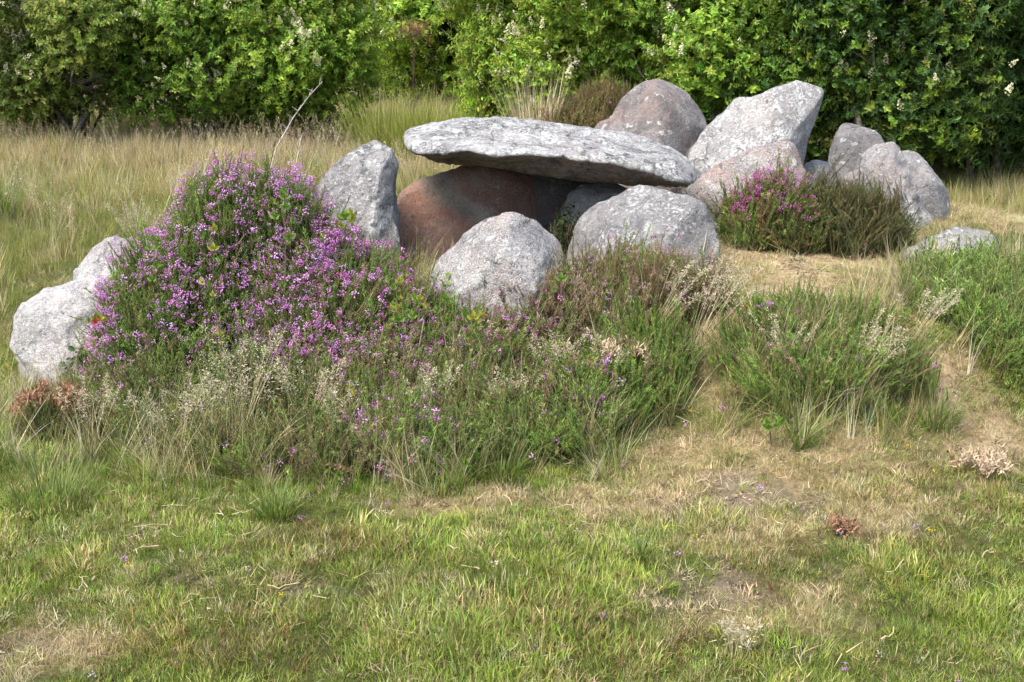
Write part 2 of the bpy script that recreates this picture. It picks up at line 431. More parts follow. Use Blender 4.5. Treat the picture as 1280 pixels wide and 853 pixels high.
def stone(name, label, poly, zc, T, mat, e=0.54, lean=0.0, skew=0.0, planes=(), amp=0.034, seed=1, n=150, mrows=74, freq=2.2, rough=1.0):
    """stone of real depth: outline poly (measured) swells to half-depth T in front of and behind its widest section"""
    e = e * .76
    P = resample_closed(poly, n)
    W3 = unproj(P[:, 0], P[:, 1], np.full(n, zc))
    c3 = W3.mean(0)
    U = (W3 - c3) @ RIGHT; Vv = (W3 - c3) @ UP
    hu, hv = np.abs(U).max(), np.abs(Vv).max()
    ph = np.linspace(-math.pi / 2, math.pi / 2, mrows + 2)[1:-1]
    s = np.cos(ph) ** e; dep = T * np.sign(np.sin(ph)) * np.abs(np.sin(ph)) ** 0.9
    u = s[:, None] * U[None]; v = s[:, None] * Vv[None]; wv = np.repeat(dep[:, None], n, 1)
    qr = np.random.default_rng(seed + 900); extra = []
    for _ in range(22):
        z_ = qr.uniform(-1, 1); a_ = qr.uniform(0, 6.283); r_ = math.sqrt(1 - z_ * z_)
        extra.append((r_ * math.cos(a_), r_ * math.sin(a_), z_, qr.uniform(.70, .90) + (.16 if abs(z_) < .35 else 0)))
    for (a, b_, c_, d) in list(planes) + extra:          # flat broken faces
        nn = np.array([a, b_, c_]); nn = nn / np.linalg.norm(nn)
        q = nn[0] * u / hu + nn[1] * v / hv + nn[2] * wv / T
        over = np.maximum(q - d, 0)
        wv = wv - over * nn[2] * T
        u = u - over * nn[0] * hu * 0.6; v = v - over * nn[1] * hv * 0.6
    wv = wv + lean * v + skew * u
    L = np.stack([u, v, wv], -1)
    size = (hu * hv) ** .5
    dirn = L / (np.linalg.norm(L, axis=-1, keepdims=True) + 1e-6)
    q = L / size * freq + seed * 11.3
    dsp = fbm(q, 3, seed) * amp * size
    rid = 1 - np.abs(fbm(q * 1.3 + 5, 3, seed + 20)); dsp = dsp - np.maximum(rid - 0.86, 0) * amp * size * 1.2 * rough
    dsp = dsp + fbm(q * 4, 5, seed + 40, 0.62) * amp * size * 0.32 * rough
    L = L + dirn * dsp[..., None]
    Wd = c3 + L[..., 0:1] * RIGHT + L[..., 1:2] * UP + L[..., 2:3] * FWD
    verts = Wd.reshape(-1, 3)
    cap0 = c3 + (FWD * (-T * 1.0 + 0)) ; rows = mrows
    f0 = verts[:n].mean(0); f1 = verts[-n:].mean(0)
    verts = np.vstack([verts, f0, f1]); faces = []
    for i in range(rows - 1):
        a = i * n; b_ = (i + 1) * n
        for j in range(n):
            j2 = (j + 1) % n
            faces.append((a + j, a + j2, b_ + j2, b_ + j))
    k0 = rows * n
    for j in range(n):
        j2 = (j + 1) % n
        faces.append((k0, j2, j)); faces.append((k0 + 1, (rows - 1) * n + j, (rows - 1) * n + j2))
    base = np.array([c3[0], c3[1], verts[:, 2].min()])
    return finish_stone(name, label, verts, faces, mat, base)

# the capstone is a loft of measured edge lines, each with its own depth
def cap_stone():
    xs_u = [505, 507, 514, 540, 580, 620, 660, 700, 740, 780, 810, 838, 858, 867, 871]
    y_u  = [168, 164, 160, 154, 149, 147, 150, 157, 163, 166, 174, 185, 196, 205, 216]
    xs_m = [505, 540, 600, 680, 780, 842, 871]; y_m = [173, 176, 178, 183, 191, 198, 222]
    xs_l = [505, 508, 520, 559, 587, 623, 655, 703, 759, 799, 830, 856, 867, 871]; y_l = [178, 187, 192, 194, 191, 198, 195, 199, 205, 215, 226, 232, 230, 222]
    xs_b = [505, 516, 545, 599, 639, 699, 783, 823, 858, 871]; y_b = [180, 193, 204, 209, 214, 224, 233, 232, 233, 224]
    n = 190; m = 72
    t = np.linspace(0, 1, n); X = 505 + (871 - 505) * (0.5 - 0.5 * np.cos(math.pi * t)) * .5 + (871 - 505) * t * .5
    en = np.clip(np.minimum((X - 505) / 26.0, (871 - X) / 30.0) + .02, 0, 1); en = np.sqrt(1 - (1 - en) ** 2)   # depth closes at both ends
    zm = 5.80
    yu, ym, yl, yb = np.interp(X, xs_u, y_u), np.interp(X, xs_m, y_m), np.interp(X, xs_l, y_l), np.interp(X, xs_b, y_b)
    rag = 1.8 * fbm(np.stack([X * .05, X * 0, X * 0], -1), 4, 77) * en
    yl = yl + rag * .9
    sec = [(yu, .26), (yu * .72 + ym * .28, .02), (ym - 1.2, -.20), (ym + 1.2, -.245), (ym * .5 + yl * .5, -.30), (yl - 2.5, -.325), (yl, -.30), (yl * .55 + yb * .45, -.16), (yb, .04), (yb - 2, .22), (yb - 9, .46), ((yu + yb) / 2, .58), (yu + 6, .48)]
    rings = []
    for i in range(n):
        pts = np.array([[y[i], zm + d * (0.06 + .94 * en[i])] for y, d in sec])
        q = resample_closed(np.stack([pts[:, 1] * 260, pts[:, 0]], -1), m)
        rings.append(unproj(np.full(m, X[i]), q[:, 1], q[:, 0] / 260))
    Wd = np.array(rings)
    c = Wd.mean(1, keepdims=True); dirn = Wd - c; dirn /= np.linalg.norm(dirn, axis=-1, keepdims=True) + 1e-6
    a = en[:, None, None]
    d = .016 * fbm(Wd * 4.2 + 3, 3, 5)[..., None] + .0085 * fbm(Wd * 13, 5, 9, .65)[..., None]
    rid = 1 - np.abs(fbm(Wd * np.array([5., 5., 11.]) + 9, 3, 15)); d = d - (np.maximum(rid - .84, 0) * .10)[..., None]
    Wd = Wd + dirn * d * (.15 + .85 * a)
    verts = Wd.reshape(-1, 3)
    verts = np.vstack([verts, Wd[0].mean(0), Wd[-1].mean(0)]); faces = []
    for i in range(n - 1):
        for j in range(m):
            j2 = (j + 1) % m; faces.append((i * m + j, (i + 1) * m + j, (i + 1) * m + j2, i * m + j2))
    k0 = n * m
    for j in range(m):
        j2 = (j + 1) % m; faces.append((k0, j, j2)); faces.append((k0 + 1, (n - 1) * m + j2, (n - 1) * m + j))
    base = np.array([verts[:, 0].mean(), verts[:, 1].mean(), verts[:, 2].min()])
    return finish_stone("capstone", "long flat pale grey capstone lying across the chamber's upright boulders", verts, faces,
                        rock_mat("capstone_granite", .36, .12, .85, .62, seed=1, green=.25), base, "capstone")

cap_stone()
stone("standing_stone", "tall grey standing stone leaning beside the purple heather, streaked with lichen",
      [(440, 188), (462, 175), (485, 170), (498, 176), (500, 200), (494, 235), (496, 270), (501, 320), (502, 375), (450, 385), (400, 370), (385, 320), (388, 260), (397, 235), (415, 208)],
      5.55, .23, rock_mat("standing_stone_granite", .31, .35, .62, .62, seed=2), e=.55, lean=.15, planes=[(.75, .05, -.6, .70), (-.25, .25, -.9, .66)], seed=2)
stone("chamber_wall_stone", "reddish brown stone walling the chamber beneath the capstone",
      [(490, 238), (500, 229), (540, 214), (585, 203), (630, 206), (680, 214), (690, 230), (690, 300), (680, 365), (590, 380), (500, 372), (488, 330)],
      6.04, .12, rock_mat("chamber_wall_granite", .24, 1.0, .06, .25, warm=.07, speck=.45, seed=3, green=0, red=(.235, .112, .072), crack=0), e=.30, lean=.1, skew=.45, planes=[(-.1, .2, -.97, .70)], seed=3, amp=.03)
stone("round_boulder", "low round grey boulder standing in front of the dark chamber opening",
      [(545, 325), (566, 306), (585, 282), (612, 270), (640, 267), (672, 276), (694, 294), (705, 315), (712, 370), (700, 430), (630, 450), (556, 430), (535, 380), (536, 345)],
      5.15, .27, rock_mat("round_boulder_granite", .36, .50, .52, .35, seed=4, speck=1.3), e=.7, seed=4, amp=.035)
stone("carrying_boulder", "broad blue grey boulder carrying the low end of the capstone",
      [(714, 300), (722, 272), (745, 254), (770, 246), (790, 233), (815, 229), (845, 234), (868, 250), (884, 275), (893, 305), (905, 380), (860, 420), (770, 420), (710, 370)],
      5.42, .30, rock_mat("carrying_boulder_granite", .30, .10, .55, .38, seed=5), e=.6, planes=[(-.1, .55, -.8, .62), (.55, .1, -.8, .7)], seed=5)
stone("inner_stone", "grey stone half hidden beneath the capstone behind the broad boulder",
      [(702, 250), (716, 232), (750, 227), (785, 233), (805, 260), (800, 340), (740, 370), (698, 340)],
      6.05, .16, rock_mat("inner_stone_granite", .26, .15, .25, .4, seed=6), seed=6, n=100, mrows=50)
stone("chamber_back_stone", "back stone closing the chamber far beneath the capstone, its colour darkened as shade",
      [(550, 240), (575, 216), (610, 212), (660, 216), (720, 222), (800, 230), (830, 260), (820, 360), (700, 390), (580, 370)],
      6.28, .14, rock_mat("chamber_back_shade_granite", .12, .6, .05, .5, seed=7, green=0), seed=7, n=100, mrows=50)  # granite colour darkened to stand in for shade inside the chamber
stone("humped_boulder", "smooth humped brown grey boulder standing behind the capstone",
      [(742, 158), (762, 146), (778, 124), (800, 109), (830, 101), (858, 103), (876, 120), (884, 148), (884, 190), (890, 260), (860, 320), (780, 320), (735, 260), (725, 190)],
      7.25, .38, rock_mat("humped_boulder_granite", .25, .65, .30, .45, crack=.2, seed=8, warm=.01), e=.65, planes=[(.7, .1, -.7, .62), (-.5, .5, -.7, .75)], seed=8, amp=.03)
stone("leaning_boulder", "large pale angular boulder leaning to one side above the pink heather",
      [(858, 195), (872, 176), (895, 148), (920, 124), (935, 122), (962, 112), (985, 104), (1005, 102), (1021, 110), (1026, 124), (1016, 158), (1006, 192), (998, 240), (985, 320), (920, 330), (868, 300), (852, 235)],
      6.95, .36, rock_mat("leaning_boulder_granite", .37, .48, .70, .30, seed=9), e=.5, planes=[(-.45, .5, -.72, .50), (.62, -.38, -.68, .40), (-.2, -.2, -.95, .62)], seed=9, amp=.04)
stone("pink_boulder", "low pinkish boulder behind the magenta heather, below the leaning boulder",
      [(862, 225), (885, 210), (915, 197), (950, 184), (982, 179), (996, 186), (1002, 205), (1010, 260), (1010, 330), (930, 350), (872, 330), (856, 265)],
      6.42, .24, rock_mat("pink_boulder_granite", .34, .80, .40, .25, speck=1.1, seed=10, warm=.02), e=.6, planes=[(-.1, .6, -.8, .62)], seed=10)
stone("pointed_stone", "small pointed dark grey stone standing against the hedge",
      [(1038, 205), (1041, 182), (1048, 160), (1058, 152), (1072, 154), (1090, 165), (1106, 182), (1120, 240), (1115, 300), (1050, 300), (1036, 250)],
      7.75, .20, rock_mat("pointed_stone_granite", .24, .15, .30, .4, seed=11), e=.55, planes=[(-.2, .3, -.9, .62)], seed=11, n=110, mrows=54)
stone("cleft_slab", "weathered pinkish slab with cracked layered top sloping down to the grass",
      [(1074, 208), (1082, 190), (1098, 180), (1114, 179), (1124, 190), (1132, 212), (1144, 240), (1158, 265), (1168, 290), (1170, 330), (1110, 340), (1074, 310), (1066, 250)],
      6.92, .22, rock_mat("cleft_slab_granite", .34, .60, .50, .30, seed=12), e=.5, planes=[(.5, .3, -.8, .55)], seed=12, amp=.06, freq=2.8)
stone("rounded_slab", "smooth grey rounded slab leaning against the cracked pinkish slab",
      [(1108, 205), (1122, 188), (1138, 189), (1155, 200), (1172, 222), (1182, 245), (1184, 268), (1176, 300), (1150, 320), (1118, 300), (1108, 250)],
      7.18, .24, rock_mat("rounded_slab_granite", .31, .30, .35, .30, seed=13, green=.2), e=.6, seed=13, n=110, mrows=54, amp=.03)
stone("embedded_stone", "small pale stone peeping out of dark heather under the leaning boulder",
      [(996, 216), (1005, 205), (1022, 200), (1040, 206), (1050, 220), (1052, 255), (1000, 260)], 7.2, .16,
      rock_mat("embedded_stone_granite", .33, .5, .4, .2, seed=14), seed=14, n=80, mrows=40)
stone("embedded_stone", "small rounded stone peeping out of dark heather beside the cracked slab",
      [(1052, 228), (1060, 216), (1074, 212), (1088, 218), (1094, 232), (1094, 266), (1052, 266)], 6.75, .13,
      rock_mat("embedded_pebble_granite", .30, .5, .4, .2, seed=15), seed=15, n=80, mrows=40)
pp = hit(1210, 232)
stone("small_stone", "tiny reddish stone lying at the foot of the hedge",
      [(1194, 230), (1200, 221), (1210, 218), (1221, 223), (1227, 232), (1222, 240), (1200, 240)], float(proj(pp[None])[2][0]), .14,
      rock_mat("small_red_granite", .26, .9, .2, .2, seed=16), seed=16, n=60, mrows=30)
stone("flat_stone", "long low stone lying in the grass at the edge of the sandy path",
      [(1126, 324), (1136, 311), (1165, 297), (1190, 285), (1212, 278), (1234, 281), (1240, 294), (1244, 325), (1225, 350), (1165, 362), (1128, 350)],
      float(proj(hit(1180, 326)[None])[2][0]) - .02, .15, rock_mat("flat_stone_granite", .31, .40, .45, .55, seed=17), e=.55, planes=[(-.2, .75, -.6, .45)], seed=17, n=120, mrows=54, amp=.05)
stone("white_boulder", "whitish upper boulder half buried under the flank of the purple heather",
      [(88, 350), (98, 325), (110, 303), (128, 294), (150, 296), (168, 306), (185, 340), (190, 390), (150, 430), (100, 420)],
      5.62, .22, rock_mat("white_boulder_upper_granite", .44, .40, .55, .22, seed=18, speck=.9), e=.45, planes=[(-.5, .6, -.6, .55), (.3, .5, -.8, .6)], seed=18, n=130, mrows=64, amp=.06)
stone("white_boulder", "big whitish lower boulder beside ivy and red leaves at the bank's end",
      [(8, 412), (20, 386), (45, 366), (85, 348), (118, 334), (150, 340), (172, 375), (175, 440), (160, 500), (80, 512), (32, 490), (18, 450)],
      5.32, .26, rock_mat("white_boulder_lower_granite", .46, .22, .65, .25, seed=19, speck=.9), e=.48, planes=[(-.15, .65, -.7, .52), (-.6, -.1, -.8, .60), (.4, .1, -.9, .62)], seed=19, amp=.055)

# ------------------------------------------------------------------ geometry-node scattering of tiny pieces
_groups = {}
def scatter_group(key, objs):
    if key in _groups: return _groups[key]
    g = bpy.data.node_groups.new("scatter_" + key, 'GeometryNodeTree')
    g.interface.new_socket("Geometry", in_out='INPUT', socket_type='NodeSocketGeometry')
    g.interface.new_socket("Geometry", in_out='OUTPUT', socket_type='NodeSocketGeometry')
    N = g.nodes.new; L = g.links.new
    gi = N("NodeGroupInput"); go = N("NodeGroupOutput"); iop = N("GeometryNodeInstanceOnPoints")
    jn = N("GeometryNodeJoinGeometry")
    for o in objs:
        oi = N("GeometryNodeObjectInfo"); oi.inputs["Object"].default_value = o; oi.inputs["As Instance"].default_value = False
        ti = N("GeometryNodeGeometryToInstance"); L(oi.outputs["Geometry"], ti.inputs[0]); L(ti.outputs[0], jn.inputs[0])
    def attr(name, typ):
        a = N("GeometryNodeInputNamedAttribute"); a.data_type = typ; a.inputs["Name"].default_value = name; return a.outputs[0]
    L(gi.outputs[0], iop.inputs["Points"]); L(jn.outputs[0], iop.inputs["Instance"])
    iop.inputs["Pick Instance"].default_value = True
    L(attr("idx", 'INT'), iop.inputs["Instance Index"])
    er = N("FunctionNodeEulerToRotation"); L(attr("rot", 'FLOAT_VECTOR'), er.inputs[0]); L(er.outputs[0], iop.inputs["Rotation"])
    L(attr("scl", 'FLOAT'), iop.inputs["Scale"])
    L(iop.outputs[0], go.inputs[0])
    _groups[key] = g; return g

SRC = {}
def source(key, meshes):
    SRC[key] = [bpy.data.objects.new(m.name, m) for m in meshes]    # never linked to the scene: shapes only

def euler_from_dir(d, spin):
    d = d / (np.linalg.norm(d, axis=-1, keepdims=True) + 1e-9)
    ref = np.where(np.abs(d[:, 2:3]) < .95, np.array([[0, 0, 1.]]), np.array([[1., 0, 0]]))
    x = np.cross(ref, d); x /= np.linalg.norm(x, axis=-1, keepdims=True) + 1e-9; y = np.cross(d, x)
    c, s = np.cos(spin)[:, None], np.sin(spin)[:, None]
    X = x * c + y * s; Y = -x * s + y * c
    ry = -np.arcsin(np.clip(X[:, 2], -1, 1)); rx = np.arctan2(Y[:, 2], d[:, 2]); rz = np.arctan2(X[:, 1], X[:, 0])
    return np.stack([rx, ry, rz], -1)

def scatter(name, key, pts, rot, scl, col, parent=None, base=None, col2=None):
    n = len(pts); me = bpy.data.meshes.new(name)
    if base is not None: pts = pts - np.asarray(base)
    me.vertices.add(n); me.vertices.foreach_set("co", pts.astype(np.float32).ravel())
    me.attributes.new("rot", 'FLOAT_VECTOR', 'POINT').data.foreach_set("vector", rot.astype(np.float32).ravel())
    me.attributes.new("scl", 'FLOAT', 'POINT').data.foreach_set("value", scl.astype(np.float32))
    me.attributes.new("idx", 'INT', 'POINT').data.foreach_set("value", RNG.integers(0, len(SRC[key]), n).astype(np.int32))
    me.attributes.new("col", 'FLOAT_COLOR', 'POINT').data.foreach_set("color", np.concatenate([np.clip(col, .003, 1), np.ones((n, 1))], 1).astype(np.float32).ravel())
    if col2 is None: col2 = col * .5 + col[RNG.permutation(n)] * .5
    me.attributes.new("col2", 'FLOAT_COLOR', 'POINT').data.foreach_set("color", np.concatenate([np.clip(col2, .003, 1), np.ones((n, 1))], 1).astype(np.float32).ravel())
    me.update()
    o = link(bpy.data.objects.new(name, me), parent)
    md = o.modifiers.new("scatter", 'NODES'); md.node_group = scatter_group(key, SRC[key])
    o["kind"] = "stuff"; return o

def palette(n, cols, weights, jit=0.18, rng=RNG):
    cols = np.array(cols); w_ = np.array(weights, float); w_ /= w_.sum()
    c = cols[rng.choice(len(cols), n, p=w_)]
    return c * (1 + jit * rng.normal(size=(n, 1))) * (1 + .06 * rng.normal(size=(n, 3)))

# source shapes
rr = random.Random(5)
def tuft_mesh(name, nb, lmin, lmax, wd, spread, bend, lean, segs=3, mat=M_GRASS, seed=0):
    q = random.Random(seed); mb = MB()
    for i in range(nb):
        a = q.uniform(0, 6.283); d = spread * math.sqrt(q.random())
        blade(mb, (d * math.cos(a + q.uniform(-.6, .6)), d * math.sin(a), -.006), a + q.uniform(-1, 1), q.uniform(lmin, lmax), wd * q.uniform(.7, 1.3),
              q.uniform(.2, 1) * bend, q.uniform(-.1, 1) * lean, segs, q.random(), 0, q.uniform(-1.5, 1.5))
    return mb.mesh(name, [mat])
source("lawn", [tuft_mesh("lawn_tuft", 52, .014, .042, .0023, .05, 1.3, .75, 3, seed=s) for s in range(5)])
source("fine", [tuft_mesh("fine_tuft", 74, .015, .045, .0013, .045, 1.9, 1.0, 3, seed=40 + s) for s in range(4)])
source("mid", [tuft_mesh("mid_tuft", 13, .08, .20, .0034, .025, 1.2, .45, 4, seed=10 + s) for s in range(5)])
source("wisp", [tuft_mesh("wisp_tuft", 12, .10, .24, .0016, .02, 1.0, .5, 4, seed=60 + s) for s in range(4)])
source("field", [tuft_mesh("field_tuft", 16, .14, .36, .0042, .06, .9, .4, 3, seed=20 + s) for s in range(5)])

def seedstalk_mesh(name, seed, L, ns, fluffy, stemw=.0016, nsp=26, split=False, lean_az=None, xlean=0.0):
    q = random.Random(seed); mb = MB(); hb = MB() if split else mb
    for k in range(ns):
        az = q.uniform(0, 6.283) if lean_az is None else lean_az + q.gauss(0, .5); ln = q.uniform(.05, .35) + xlean; l = L * q.uniform(.75, 1.15); bend = q.uniform(.1, .6)
        b0 = np.array([q.uniform(-.03, .03), q.uniform(-.03, .03), 0]); o = np.array([math.cos(az), math.sin(az), 0])
        pts = []; p = b0.copy(); ang = ln
        for i in range(6):
            pts.append(p.copy()); p = p + (o * math.sin(ang) + np.array([0, 0, math.cos(ang)])) * l / 5; ang += bend / 5
        tube(mb, pts, stemw * .6, stemw * .3, 3, 0, q.random())
        for j in range(nsp):
            t = 1 - (q.random() ** 1.3) * .34; i = t * 5; i0 = min(int(i), 4); c = pts[i0] * (1 - (i - i0)) + pts[i0 + 1] * (i - i0)
            sp = fluffy * (1.1 - t) * 3.0 + .002
            d = np.array([q.gauss(0, 1), q.gauss(0, 1), q.gauss(.7, .6)]); d /= np.linalg.norm(d)
            e = c + d * sp * q.uniform(.4, 1.2)
            s = .0036 * q.uniform(.6, 1.4); n_ = np.cross(d, [q.gauss(0, 1), q.gauss(0, 1), .3]); n_ /= np.linalg.norm(n_) + 1e-6
            hb.add([e - d * s, e + n_ * s * .42, e + d * s * 1.6, e - n_ * s * .42], [(0, 1, 2, 3)], q.random())
    return (mb, hb) if split else mb
source("seed", [seedstalk_mesh("seed_tuft", 70 + s, .42, 4, .016).mesh("seed_tuft", [M_GRASS]) for s in range(4)])

def heath_sprig(name, seed, L=.15, nl=46, shoots=3, leaflen=.011):
    q = random.Random(seed); mb = MB()
    for k in range(shoots):
        az = q.uniform(0, 6.283); l = L * q.uniform(.65, 1.1); ang = q.uniform(.05, .5); o = np.array([math.cos(az), math.sin(az), 0])
        pts = [np.zeros(3)]
        for i in range(4):
            pts.append(pts[-1] + (o * math.sin(ang) + np.array([0, 0, math.cos(ang)])) * l / 4); ang *= .75
        tube(mb, pts, .0016, .0006, 3, 1)
        for j in range(nl):
            t = .15 + .85 * (j + q.random()) / nl; i = t * 4; i0 = min(int(i), 3); c = pts[i0] * (1 - i + i0) + pts[i0 + 1] * (i - i0)
            ax = pts[i0 + 1] - pts[i0]; ax /= np.linalg.norm(ax)
            a = j * 2.4; s = np.cross(ax, [math.cos(a), math.sin(a), .1]); s /= np.linalg.norm(s) + 1e-6
            d = ax * .75 + s * .66; wv = np.cross(d, s); wv = wv / (np.linalg.norm(wv) + 1e-6) * leaflen * .16; ll = leaflen * q.uniform(.7, 1.3)
            mb.add([c - wv, c + wv, c + d * ll], [(0, 1, 2)], q.random(), 0)
    return mb.mesh(name, [M_HEATH, M_TWIG])
source("heath", [heath_sprig("heather_sprig", s) for s in range(5)])
source("heathlong", [heath_sprig("heath_shoot", 90 + s, .24, 80, 3, .013) for s in range(4)])

def bell_cluster(name, seed, n=9):
    q = random.Random(seed); mb = MB()
    tube(mb, [(0, 0, 0), (.002, .001, .02), (.003, .003, .042)], .0011, .0008, 3, 1)
    for i in range(n):
        a = q.uniform(0, 6.283); u = q.random(); r = .0075 * math.sqrt(q.random()) + .002; c = np.array([r * math.cos(a), r * math.sin(a), .030 + .018 * u])
        d = np.array([math.cos(a) * .9, math.sin(a) * .9, q.uniform(-.5, .7)]); d /= np.linalg.norm(d)
        x = np.cross(d, [.3, .2, .9]); x /= np.linalg.norm(x); y = np.cross(d, x); w_ = q.uniform(.0026, .0037); l = q.uniform(.006, .009)
        v = [c, c + d * l * .45 + x * w_, c + d * l * .45 + y * w_, c + d * l * .45 - x * w_, c + d * l * .45 - y * w_, c + d * l]
        mb.add(v, [(0, 2, 1), (0, 3, 2), (0, 4, 3), (0, 1, 4), (5, 1, 2), (5, 2, 3), (5, 3, 4), (5, 4, 1)], q.random(), 0)
    return mb.mesh(name, [M_FLOWER, M_TWIG], True)
source("bell", [bell_cluster("bell_cluster", s) for s in range(5)])

def leaf_sprig(name, seed, L=.22, nl=14, ll=.052, lw=.60, whorl=False):
    q = random.Random(seed); mb = MB(); pts = [np.zeros(3)]; ang = .1; az = q.uniform(0, 6.283); o = np.array([math.cos(az), math.sin(az), 0])
    for i in range(4):
        pts.append(pts[-1] + (o * math.sin(ang) + np.array([0, 0, math.cos(ang)])) * L / 4); ang += q.uniform(-.2, .3)
    tube(mb, pts, .0028, .0012, 3, 1)
    for j in range(nl):
        t = (.92 + .08 * q.random() if (whorl and j > nl * .35) else .12 + .88 * (j + .5) / nl)
        i = t * 4; i0 = min(int(i), 3); c = pts[i0] * (1 - i + i0) + pts[i0 + 1] * (i - i0)
        a = j * 2.4 + q.uniform(-.4, .4); d = np.array([math.cos(a), math.sin(a), q.uniform(.1, .9)])
        leaf(mb, c, d, np.array([q.gauss(0, .3), q.gauss(0, .3), 1.0]), ll * q.uniform(.6, 1.25), ll * lw * q.uniform(.8, 1.2), q.random(), 0, q.uniform(.05, .35), q.uniform(0, .3))
    return mb.mesh(name, [M_LEAF, M_BARK])
source("leafy", [leaf_sprig("leafy_sprig", s) for s in range(5)])
source("whorl", [leaf_sprig("whorled_sprig", 30 + s, .20, 15, .085, .30, True) for s in range(5)])
source("ivy", [leaf_sprig("ivy_sprig", 130 + s, .14, 10, .030, .8) for s in range(3)])

def blossom_mesh(name, seed):
    q = random.Random(seed); mb = MB()
    for i in range(46):
        t = q.random(); r = .026 * (1 - t) * math.sqrt(q.random()) + .003; a = q.uniform(0, 6.283)
        c = np.array([r * math.cos(a), r * math.sin(a), .01 + .075 * t]); s = .0055 * q.uniform(.7, 1.3)
        x = np.array([q.gauss(0, 1), q.gauss(0, 1), q.gauss(0, 1)]); x /= np.linalg.norm(x); y = np.cross(x, [.2, .9, .4]); y /= np.linalg.norm(y)
        mb.add([c - x * s, c - y * s, c + x * s, c + y * s], [(0, 1, 2, 3)], q.random())
    return mb.mesh(name, [M_CREAM])
source("blossom", [blossom_mesh("blossom_panicle", s) for s in range(3)])

# ------------------------------------------------------------------ grass (uncountable)
def area(n, y0, y1, side=.8, xk=.52):
    y = RNG.uniform(y0, y1, n * 3); x = RNG.uniform(-1, 1, n * 3) * (xk * y1 + side)
    keep = np.abs(x) < xk * y + side
    x, y = x[keep][:n], y[keep][:n]
    return x, y

CLEAR = [(72, 560, .20), (778, 490, .17), (700, 480, .09), (1228, 600, .12), (1190, 335, .25), (1053, 672, .06), (60, 480, .22)]
def clear(x, y):
    k = np.ones_like(x)
    for (a_, b_, r_) in CLEAR:
        h_ = hit(a_, b_); k = k * (np.hypot(x - h_[0], y - h_[1]) > r_)
    return k

def up_rot(n, tilt=.15):
    d = np.stack([RNG.normal(0, tilt, n), RNG.normal(0, tilt, n), np.ones(n)], -1)
    return euler_from_dir(d, RNG.uniform(0, 6.283, n))

def P3(x, y): return np.stack([x, y, H(x, y)], -1)

# short lawn and the heath floor
x, y = area(25000, 2.0, 5.6); px, py, zc, dry, bare, red = zones(x, y); bank = bank_mask(px, py)
pr = np.clip(1.0 - .96 * bare - .45 * dry - .3 * bank, .05, 1) ; kp = RNG.random(len(x)) < pr
x, y, dry, bare, red = x[kp], y[kp], dry[kp], bare[kp], red[kp]; n = len(x)
tone = n2(x, y, 1.7, 51) ; tone2 = n2(x, y, 6, 52)
green = palette(n, [(.175, .232, .036), (.225, .270, .048), (.130, .195, .034), (.29, .285, .09), (.36, .31, .17)], [5, 4, 3, 1.2, .7])
yel = palette(n, [(.38, .31, .165), (.30, .265, .12), (.43, .36, .22), (.20, .20, .07)], [3, 2, 2, 1])
rd = palette(n, [(.21, .125, .050), (.17, .135, .045), (.26, .17, .08), (.14, .16, .04)], [3, 3, 2, 2])
pk_ = RNG.random(n)
col = np.where((pk_ < np.clip(dry * 1.0 + .14 * tone + .05, 0, .95))[:, None], yel, np.where((pk_ > 1 - np.clip(red * .75 + .16 * tone2, 0, .9))[:, None], rd, green))
col = col * (1 + .22 * tone2[:, None] + .15 * n2(x, y, 16, 53)[:, None])
scl = RNG.uniform(.5, 1.35, n) * (1 - .35 * np.clip(dry, 0, 1)) * np.clip(1 + .35 * tone + .35 * tone2, .35, 2)
tag(scatter("lawn_grass", "lawn", P3(x, y), up_rot(n, .25), scl, col, col2=np.where((RNG.random(n) < .22)[:, None], yel, green) * (1 + .2 * tone2[:, None])), "short patchy green and brown grass of the foreground lawn", "grass")

# fine dry grass
x, y = area(21000, 2.0, 7.6); px, py, zc, dry, bare, red = zones(x, y)
pr = np.clip(.9 * dry * (1 - .65 * bare) * (1 - .55 * np.clip(ell(px, py, 1010, 325, 120, 50) + ell(px, py, 1215, 565, 60, 30) + ell(px, py, 1190, 450, 40, 60), 0, 1)) + .12 + .25 * n2(x, y, 2.4, 61), 0, 1); kp = RNG.random(len(x)) < pr
x, y, dry = x[kp], y[kp], dry[kp]; n = len(x)
col = palette(n, [(.44, .36, .20), (.36, .30, .15), (.52, .44, .28), (.26, .25, .09)], [3, 2, 2, 1.3])
tag(scatter("dry_grass", "fine", P3(x, y), up_rot(n, .35), RNG.uniform(.6, 1.5, n), col), "fine bleached dry grass matted over the sandy path and bare patches", "grass")

# grass of the bank between heather plants, and rim tufts
x, y = area(26000, 2.6, 5.9); px, py, zc, dry, bare, red = zones(x, y); bank = bank_mask(px, py)
rim = np.exp(-((py - np.interp(px, BX, BY)) / 26.0) ** 2) * np.where(px < 850, 1.0, .45)
lft = ell(px, py, 60, 620, 240, 80)
pr = np.clip(.30 * bank * np.where(px > 880, .45, 1.0) + .26 * rim + .45 * lft + .03 - dry * .3, 0, 1) * clear(x, y); kp = RNG.random(len(x)) < pr
x, y = x[kp], y[kp]; bank = bank[kp]; n = len(x)
col = palette(n, [(.140, .215, .032), (.110, .180, .030), (.19, .25, .045), (.27, .26, .11), (.42, .36, .22)], [4, 3, 3, 1.3, 1.0])
tag(scatter("bank_grass", "mid", P3(x, y), up_rot(n, .2), RNG.uniform(.35, .95, n) * (.45 + .65 * bank), col), "mixed green and straw grass growing between the heather", "grass")
x, y = area(19000, 3.0, 6.4); px, py, zc, dry, bare, red = zones(x, y); bank = bank_mask(px, py)
pr = np.clip(.55 * smooth(.3, .9, bank) * (1 - dry), 0, 1) * clear(x, y); kp = RNG.random(len(x)) < pr; x, y = x[kp], y[kp]; n = len(x)
